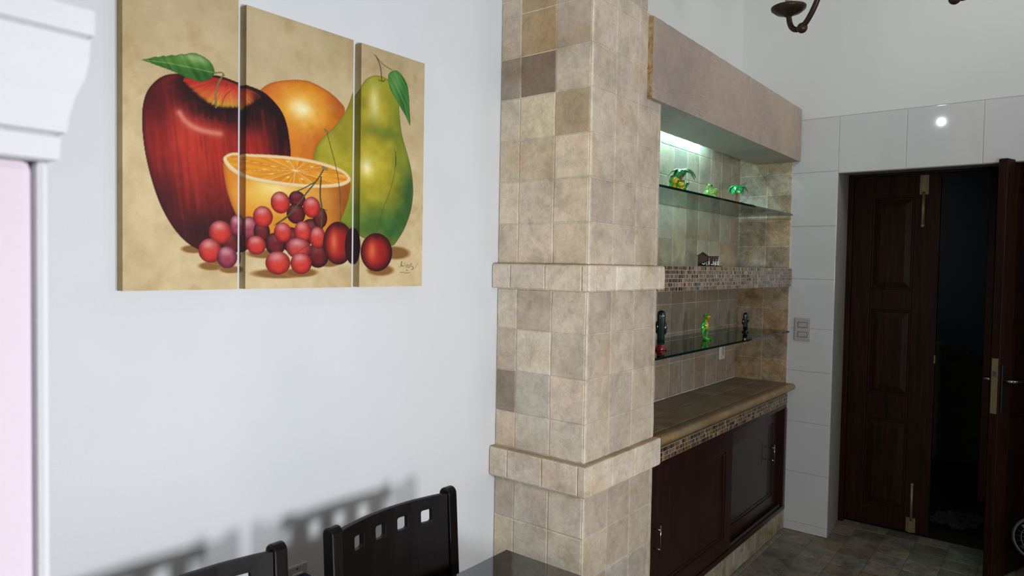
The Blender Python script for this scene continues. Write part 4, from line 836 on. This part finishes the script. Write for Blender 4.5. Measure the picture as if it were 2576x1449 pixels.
# ================================================================ chandelier
HC = Vector((2.47, .53, 0)); hb = 2.407
cz = thing('chandelier', 'dark bronze chandelier with curved arms and round cups, cut by top edge', 'chandelier', (HC.x, HC.y, hb))
q = MB(); q.lathe([(.012, 2.44), (.034, 2.46), (.045, 2.50), (.030, 2.55), (.018, 2.62), (.026, 2.70), (.012, 2.76), (.010, CEIL-.03), (.055, CEIL-.028), (.062, CEIL-.002)], (HC.x, HC.y, 0), 20); q.build('stem', 'bronze', cz)
for ang in (1.05, -1.05, math.pi):
    d = Vector((math.cos(ang), math.sin(ang), 0)); P = lambda r, z: HC+d*r+Vector((0, 0, z))
    q = MB(); pts = [P(.035, 2.60), P(.09, 2.625), P(.145, 2.585), P(.185, 2.51), P(.222, 2.448), P(.262, 2.410), P(.297, 2.407), P(.322, 2.425), P(.334, 2.455), P(.336, 2.482)]
    sp = [tuple(p) for p in pts]
    for _ in range(2):
        r_ = [sp[0]]
        for a_, c_ in zip(sp[:-1], sp[1:]): r_ += [tuple(.75*Vector(a_)+.25*Vector(c_)), tuple(.25*Vector(a_)+.75*Vector(c_))]
        sp = r_+[sp[-1]]
    q.tube(sp, .0098, 14); ar_ = q.build('arm', 'bronze', cz)
    q = MB(); q.ball(P(.268, 2.407), .0185, 20); q.build('ball', 'bronze', ar_)
    q = MB(); q.lathe([(.012, 2.470), (.020, 2.476), (.045, 2.484), (.060, 2.496), (.062, 2.504), (.056, 2.506), (.040, 2.498), (.02, 2.494)], P(.338, 0), 28); q.build('cup', 'bronze', ar_)
    q = MB(); q.lathe([(.013, 2.49), (.013, 2.57), (.010, 2.575)], P(.338, 0), 16); q.build('candle_tube', 'plastic', ar_)
# ================================================================ figurines
def remesh(o, vox, it=6):
    r = o.modifiers.new('remesh', 'REMESH'); r.mode = 'VOXEL'; r.voxel_size = vox; r.use_smooth_shade = True
    s = o.modifiers.new('smooth', 'SMOOTH'); s.factor = .5; s.iterations = it
def rz(a): return Matrix.Rotation(a, 3, 'Z')
def frond(c, az, ln, drop, wid, rise=.012):
    q = MB(); c = Vector(c); d = Vector((math.cos(az), math.sin(az), 0)); sd = Vector((-d.y, d.x, 0)); n = 12; vs = []
    for i in range(n+1):
        t = i/n; p = c+d*(ln*(t-.16*t**3))+Vector((0, 0, rise*math.sin(t*2.6)*1.6-1.1*drop*t**1.7)); w = 2.3*wid*(math.sin(math.pi*min(.98, .10+.86*t)))**.75*(1-.15*t); th = .006*(1-.5*t)
        dn = Vector((0, 0, 1)); vs += [p+sd*w-dn*w*.62, p+dn*th*1.4, p-sd*w-dn*w*.62, p-dn*th]
    fs = []
    for i in range(n):
        for k in range(4): a = i*4+k; e = i*4+(k+1) % 4; fs.append((a, a+4, e+4, e))
    fs += [(0, 1, 2, 3), (n*4+3, n*4+2, n*4+1, n*4)]; q.add(vs, fs, smooth=True); return q
def palm(c, apex, fr, gm, label, lean_=(0, 0), base=None):
    c = Vector(c); t = thing('palm_figurine', label, 'figurine', c, 'ceramic palm tree figurines'); top = Vector((c.x+lean_[0], c.y+lean_[1], apex))
    q = MB(); n = 14; q.tube([c.lerp(top, i/n)+Vector((0, 0, .004 if i == 0 else 0)) for i in range(n+1)], [.0078-.002*i/n+(.0005 if i % 2 else 0) for i in range(n+1)], 12); q.build('trunk', 'trunk', t)
    for az, ln, dr, wd in fr: frond(top, az, ln, dr, wd).build('frond', gm, t, subd=1)
    if base: base(t, c)
    else:
        q = MB(); q.ball(c+Vector((0, 0, .003)), (.020, .020, .007)); q.build('base', 'rock', t)
    return t
def sit_frog(c, s, face, mats, parent=None, name=None, label=None):
    """seated frog, s = height; face = heading angle"""
    c = Vector(c); A = rz(face); T = lambda x, y, z: c+A @ Vector((x*s, y*s, z*s))
    root = thing(name, label, 'figurine', c) if parent is None else parent
    q = MB(); q.ball(T(-.05, 0, .30), (.26*s, .25*s, .32*s), 18, A); q.ball(T(.06, 0, .68), (.23*s, .27*s, .20*s), 18, A)
    q.ball(T(.10, .15, .86), .085*s); q.ball(T(.10, -.15, .86), .085*s)
    for k in (-1, 1):
        q.ball(T(-.05, .28*k, .20), (.22*s, .10*s, .17*s), 14, A); q.tube([T(.02, .30*k, .08), T(.20, .30*k, .05), T(.34, .34*k, .035)], [.06*s, .05*s, .055*s], 10); q.ball(T(.34, .35*k, .04), (.10*s, .08*s, .035*s), 12, A)
        q.tube([T(.08, .22*k, .52), T(.20, .28*k, .32), T(.22, .20*k, .10)], [.065*s, .055*s, .05*s], 10)
    o = q.build('frog_body' if parent is not None else 'body', mats[0], root); remesh(o, s*.035, 3)
    q = MB(); q.ball(T(.10, 0, .32), (.16*s, .17*s, .25*s), 16, A); q.ball(T(.18, 0, .68), (.14*s, .20*s, .14*s), 16, A); q.build('belly', mats[1], o)
    for k in (-1, 1):
        q = MB(); q.ball(T(.165, .16*k, .88), .042*s, 12); q.build('eye', 'black', o)
    return root
def stand_base(t, c): pass
# palm with two frogs, left on the upper glass shelf
pc = Vector((2.985, 1.40, GU))
rt = Vector((.42, -.91, 0)); tw = Vector((-.91, -.42, 0))      # rightwards and towards the room, seen from the dining side
def b1(t, c):
    q = MB(); q.ball(c+Vector((0, 0, .003)), (.05, .05, .0045), 20); q.build('base', 'frog_green', t)
    sit_frog(c-rt*.026+tw*.016+Vector((0, 0, .004)), .104, math.atan2(tw.y, tw.x)+.5, ('frog_green', 'yellow'), t)
    sit_frog(c+rt*.005+tw*.030+Vector((0, 0, .004)), .078, math.atan2(tw.y, tw.x)+.2, ('frog_green', 'yellow'), t)
    q = MB(); q.tube([c+rt*.012+tw*.02+Vector((0, 0, .012)), c+rt*.027+tw*.02+Vector((0, 0, .040)), c+rt*.034+tw*.02+Vector((0, 0, .058))], [.004, .0045, .006], 10); q.ball(c+rt*.036+tw*.02+Vector((0, 0, .062)), (.008, .008, .006)); q.build('frog_foot', 'palm_green', t)
ar_ = math.atan2(rt.y, rt.x); at_ = math.atan2(tw.y, tw.x)
palm(pc, GU+.128, [(ar_+math.pi+.1, .076, .042, .0135), (at_+.55-1.2, .050, .050, .020), (ar_-.25, .072, .052, .020), (ar_+.35, .082, .042, .011), (at_+math.pi, .06, .035, .016), (ar_+math.pi-.9, .058, .04, .015)], 'palm_green',
     'larger ceramic palm with two yellow-bellied frogs under it, left on upper glass shelf', (rt.x*.008, rt.y*.008), b1)
# pale fat frog
c = Vector((3.335, 1.40, GU))
fz = thing('frog_figurine', 'plump pale green frog figurine, middle of the upper glass shelf', 'figurine', c)
A = rz(ar_-.1); T = lambda x, y, z: c+A @ Vector((x, y, z))
q = MB(); q.ball(T(-.004, 0, .042), (.029, .029, .033), 22, A); q.ball(T(.014, 0, .058), (.024, .024, .020), 20, A); q.ball(T(-.002, .014, .088), (.010, .010, .011)); q.ball(T(-.002, -.014, .088), (.010, .010, .011)); q.ball(T(-.002, 0, .076), (.02, .022, .018), 16, A)
q.tube([T(.014, 0, .060), T(.034, 0, .066), T(.042, 0, .070)], [.016, .012, .005], 12); q.tube([T(.020, 0, .050), T(.032, 0, .046), T(.038, 0, .052)], [.012, .009, .004], 12)
for k in (-1, 1): q.ball(T(.002, .025*k, .020), (.022, .012, .018), 14, A); q.tube([T(.018, .026*k, .040), T(.036, .022*k, .024), T(.036, .022*k, .004)], [.009, .007, .008], 10); q.ball(T(.022, .031*k, .005), (.018, .012, .005), 12, A)
o = q.build('body', 'frog_pale', fz); remesh(o, .0022, 3)
for k in (-1, 1): q = MB(); q.ball(T(.007, .015*k, .090), .0052, 12); q.build('eye', 'black', o)
q = MB(); q.ball(T(.034, 0, .0575), (.010, .013, .002), 14, A); q.build('mouth', 'orange', o)
# small palm with stone, and the tiny green piece beside it
def b2(t, c):
    q = MB(); q.ball(c+Vector((0, 0, .003)), (.030, .030, .004), 18); q.build('base', 'frog_green', t)
    q = MB(); q.lathe([(.018, 0), (.017, .012), (.010, .026), (.004, .036)], c+rt*.026+Vector((0, 0, .002)), 10); q.build('stone', 'rock', t, smooth_all=True)
palm((3.700, 1.40, GU), GU+.124, [(ar_+math.pi+.1, .064, .046, .012), (ar_+math.pi+.9, .05, .052, .016), (at_+.25, .044, .046, .022), (ar_-.7, .046, .052, .017), (ar_+.2, .074, .040, .012), (at_+math.pi, .06, .03, .015), (ar_+math.pi-.7, .05, .035, .013)], 'palm_green2',
     'smaller ceramic palm with a brown stone at its foot, right on upper glass shelf', (0, 0), b2)
sit_frog((3.905, 1.39, GU), .046, at_+.3, ('frog_bright', 'frog_pale'), None, 'frog_figurine', 'tiny bright green frog figurine, right end of the upper glass shelf')

# little wooden stable with silver figures, on the mosaic shelf
c = Vector((3.345, 1.40, 1.5447)); rt2 = Vector((.385, -.923, 0)); tw2 = Vector((-.923, -.385, 0)); up = Vector((0, 0, 1))
st = thing('nativity_scene', 'tiny brown wooden stable with silver figures, standing on the mosaic shelf', 'ornament', c)
def Tm(mb):
    mb.v = [tuple(c+rt2*p[0]-tw2*p[1]+up*p[2]) for p in mb.v]; return mb
q = MB(); q.box(-.055, .065, -.028, .028, 0, .006); Tm(q).build('base', 'shed', st, bevel=.001)
q = MB(); q.prism([(-.053, .006), (-.002, .006), (-.002, .052), (-.030, .071), (-.053, .055)], 'y', .016, .022); q.prism([(-.002, .006), (.046, .006), (.046, .052), (-.002, .052)], 'y', .016, .022)
q.box(-.055, -.051, -.022, .022, .006, .054); Tm(q).build('stable_wall', 'shed', st, bevel=.0008)
q = MB(); q.prism([(-.058, .052), (-.030, .071), (.000, .051), (.000, .055), (-.030, .076), (-.060, .055)], 'y', -.020, .024); q.box(-.001, .048, -.012, .024, .050, .055); Tm(q).build('roof', 'shed', st, bevel=.0006)
for (x, y, h, kind) in ((-.026, -.010, .016, 'l'), (-.010, -.008, .022, 'k'), (.001, -.006, .040, 's'), (.016, -.012, .012, 'l'), (.022, -.004, .036, 's'), (.034, -.006, .036, 's'), (.044, -.008, .034, 's'), (.028, -.018, .020, 'k')):
    q = MB(); P = lambda a, b_, z: (x+a, y+b_, .006+z)
    if kind == 's': q.lathe([(.0045, 0), (.0048, .004), (.003, h*.45), (.0035, h*.62), (.0016, h*.74)], P(0, 0, 0), 10); q.ball(P(0, 0, h*.86), .0034, 10); q.tube([P(-.002, 0, h*.6), P(-.005, -.002, h*.45), P(0, -.004, h*.42)], .0011, 6)
    elif kind == 'k': q.lathe([(.006, 0), (.0055, .004), (.003, h*.55), (.002, h*.7)], P(0, 0, 0), 10); q.ball(P(.001, 0, h*.85), .003, 10)
    else: q.ball(P(0, 0, h*.45), (.009, .004, .0045), 12); q.ball(P(.009, 0, h*.75), .003, 10); q.tube([P(.005, 0, h*.5), P(.009, 0, h*.75)], .002, 6)
    Tm(q).build('silver_figure', 'silver', st)

# cacti and the standing frog on the lower glass shelf
def cactus(c, h, r, arms, body, base, label, nm='cactus_figurine'):
    t = thing(nm, label, 'figurine', c, 'ceramic cactus figurines'); rib = lambda a: 1+.07*math.cos(10*a)
    pf = [(r*.92, h*.10), (r*.95, h*.3), (r*1.0, h*.6), (r*1.04, h*.85)]+[(r*1.04*math.cos(k*math.pi/12), h-r*1.04+r*1.04*math.sin(k*math.pi/12)) for k in range(1, 6)]+[(r*.1, h)]
    q = MB(); q.lathe(pf, c, 40, rib=rib); q.build('stem', body, t)
    for az, z0, ln in arms:
        q = MB(); d = Vector((math.cos(az), math.sin(az), 0)); C = Vector(c)
        q.ball(C+d*r*.98+Vector((0, 0, z0+ln*.5)), (r*.62, r*.62, ln*.62), 18); q.build('arm', body, t)
    q = MB(); q.lathe([(r*1.5, 0), (r*1.62, h*.02), (r*1.55, h*.05), (r*1.15, h*.085), (r*.95, h*.15), (r*.5, h*.16)], c, 28); q.build('base', base, t)
    return t
cactus((2.735, 1.352, GL), .172, .0165, [(ar_, .072, .045), (ar_+math.pi, .075, .045)], 'cactus', 'oxblood', 'tall dark green cactus on oxblood base, left end of lower glass shelf')
cactus((3.862, 1.391, GL), .112, .0125, [(ar_+.2, .058, .032), (ar_+math.pi, .045, .03)], 'cactus2', 'cactus2', 'small nearly black cactus figurine, right on the lower glass shelf')
c = Vector((3.286, 1.385, GL)); fg = thing('frog_figurine', 'bright green frog standing upright with open orange mouth, lower glass shelf', 'figurine', c)
s = .132; A = rz(ar_-.55); T = lambda x, y, z: c+A @ Vector((x*s, y*s, z*s))
q = MB()
q.ball(T(.0, 0, .55), (.12*s, .135*s, .18*s), 18, A); q.tube([T(.0, 0, .66), T(.0, 0, .78), T(.02, 0, .86)], [.09*s, .075*s, .08*s], 14); q.ball(T(.04, 0, .90), (.13*s, .12*s, .075*s), 18, A); q.tube([T(.06, 0, .91), T(.15, 0, .895), T(.20, 0, .885)], [.075*s, .07*s, .045*s], 12); q.tube([T(.04, 0, .83), T(.11, 0, .79), T(.15, 0, .79)], [.06*s, .05*s, .03*s], 12)
for k in (-1, 1):
    q.ball(T(.03, .065*k, .965), .038*s); q.tube([T(.0, .06*k, .44), T(-.02, .15*k, .36), T(-.01, .19*k, .28), T(-.0, .10*k, .13), T(.0, .07*k, .06)], [.07*s, .06*s, .05*s, .042*s, .04*s], 12)
    q.tube([T(-.04, .06*k, .05), T(.06, .12*k, .035), T(.19, .19*k, .022)], [.045*s, .045*s, .03*s], 10); q.ball(T(.16, .17*k, .022), (.085*s, .06*s, .02*s), 12, A)
    q.tube([T(-.02, .10*k, .66), T(-.07, .17*k, .56), T(-.04, .15*k, .45), T(.05, .08*k, .40)], [.045*s, .040*s, .036*s, .036*s], 10)
o = q.build('body', 'frog_bright', fg); remesh(o, .0026, 3)
q = MB(); q.ball(T(.062, 0, .54), (.075*s, .095*s, .15*s), 16, A); q.tube([T(.045, 0, .62), T(.055, 0, .74), T(.07, 0, .82)], [.06*s, .058*s, .05*s], 12); q.ball(T(.13, 0, .895), (.10*s, .095*s, .052*s), 14, A); q.build('belly', 'yellow', o)
q = MB(); q.tube([T(.07, 0, .85), T(.13, 0, .83), T(.17, 0, .845)], [.07*s, .062*s, .03*s], 12); q.tube([T(.085, 0, .82), T(.10, 0, .70)], [.06*s, .04*s], 10); q.build('mouth', 'orange', o)
for k in (-1, 1): q = MB(); q.ball(T(.055, .07*k, .975), .018*s, 10); q.build('eye', 'white_plastic', o)

# ================================================================ light
def area(name, loc, target, sx, sy, w, col=(1, 1, 1), spread=180):
    l = bpy.data.lights.new(name, 'AREA'); l.shape = 'RECTANGLE'; l.size = sx; l.size_y = sy; l.energy = w; l.color = col; l.spread = math.radians(spread)
    o = bpy.data.objects.new(name, l); COL.objects.link(o); o.location = loc; o.rotation_euler = (Vector(target)-Vector(loc)).to_track_quat('-Z', 'Y').to_euler(); return o
area('window_light_key', (1.0, -1.05, 1.42), (1.2, 1.6, 1.3), .22, .34, 23, (.97, .985, 1.0))
area('window_light_side', (.42, -.60, 1.36), (1.0, 1.6, 1.2), .22, .26, 22, (.97, .985, 1.0))
area('room_fill', (.2, -1.6, 3.4), (.9, .8, .9), 2.2, 1.6, 6, (1.0, .93, .84))
area('led_strip', (3.26, 1.540, 2.285), (3.26, 1.567, 2.12), .72, .025, 7, (.42, .90, 1.0))
area('upper_wall_fill', (2.7, -.7, 3.35), (4.05, 1.1, 2.95), 1.2, .5, 5.5, (1.0, 1.0, .97), 100)  # added fill, brightens the upper kitchen walls; not an actual window
area('kitchen_fill', (3.1, -2.6, 1.9), (3.2, 1.4, 1.3), 1.0, 1.2, 12, (1.0, .985, .96))  # added unseen fill for niche, worktop, beam and right pillar face
l = bpy.data.lights.new('ceiling_lamp', 'POINT'); l.energy = 3.5; l.shadow_soft_size = .02; l.color = (.9, .97, 1.0)
o = bpy.data.objects.new('ceiling_lamp', l); COL.objects.link(o); o.location = (1.35, .865, 2.845)
area('hallway_glow', (6.0, 1.45, 1.9), (6.5, .7, 1.4), .3, .6, .35, (.85, .92, 1.0))
W = bpy.data.worlds.new('world'); SC.world = W; W.use_nodes = True; W.node_tree.nodes['Background'].inputs[0].default_value = (.75, .8, .85, 1); W.node_tree.nodes['Background'].inputs[1].default_value = .15

# ================================================================ camera
yaw, pit, rol = [math.radians(q) for q in (38.5896, -1.8773, .9914)]
fw = Vector((math.cos(yaw)*math.cos(pit), math.sin(yaw)*math.cos(pit), math.sin(pit))); r0 = Vector((math.sin(yaw), -math.cos(yaw), 0)); u0_ = r0.cross(fw)
rr = r0*math.cos(rol)+u0_*math.sin(rol); uu = -r0*math.sin(rol)+u0_*math.cos(rol)
cam = bpy.data.cameras.new('camera'); co_ = bpy.data.objects.new('camera', cam); COL.objects.link(co_)
mw = Matrix((rr, uu, -fw)).transposed().to_4x4(); mw.translation = CAM; co_.matrix_world = mw
cam.sensor_fit = 'HORIZONTAL'; cam.sensor_width = 36; cam.lens = 36*1734.13/2576; cam.clip_start = .02; cam.clip_end = 60
cam.dof.use_dof = True; cam.dof.focus_distance = 2.5; cam.dof.aperture_fstop = 5.0
SC.camera = co_
SC.view_settings.view_transform = 'Standard'; SC.view_settings.look = 'None'; SC.view_settings.exposure = 0; SC.view_settings.gamma = 1
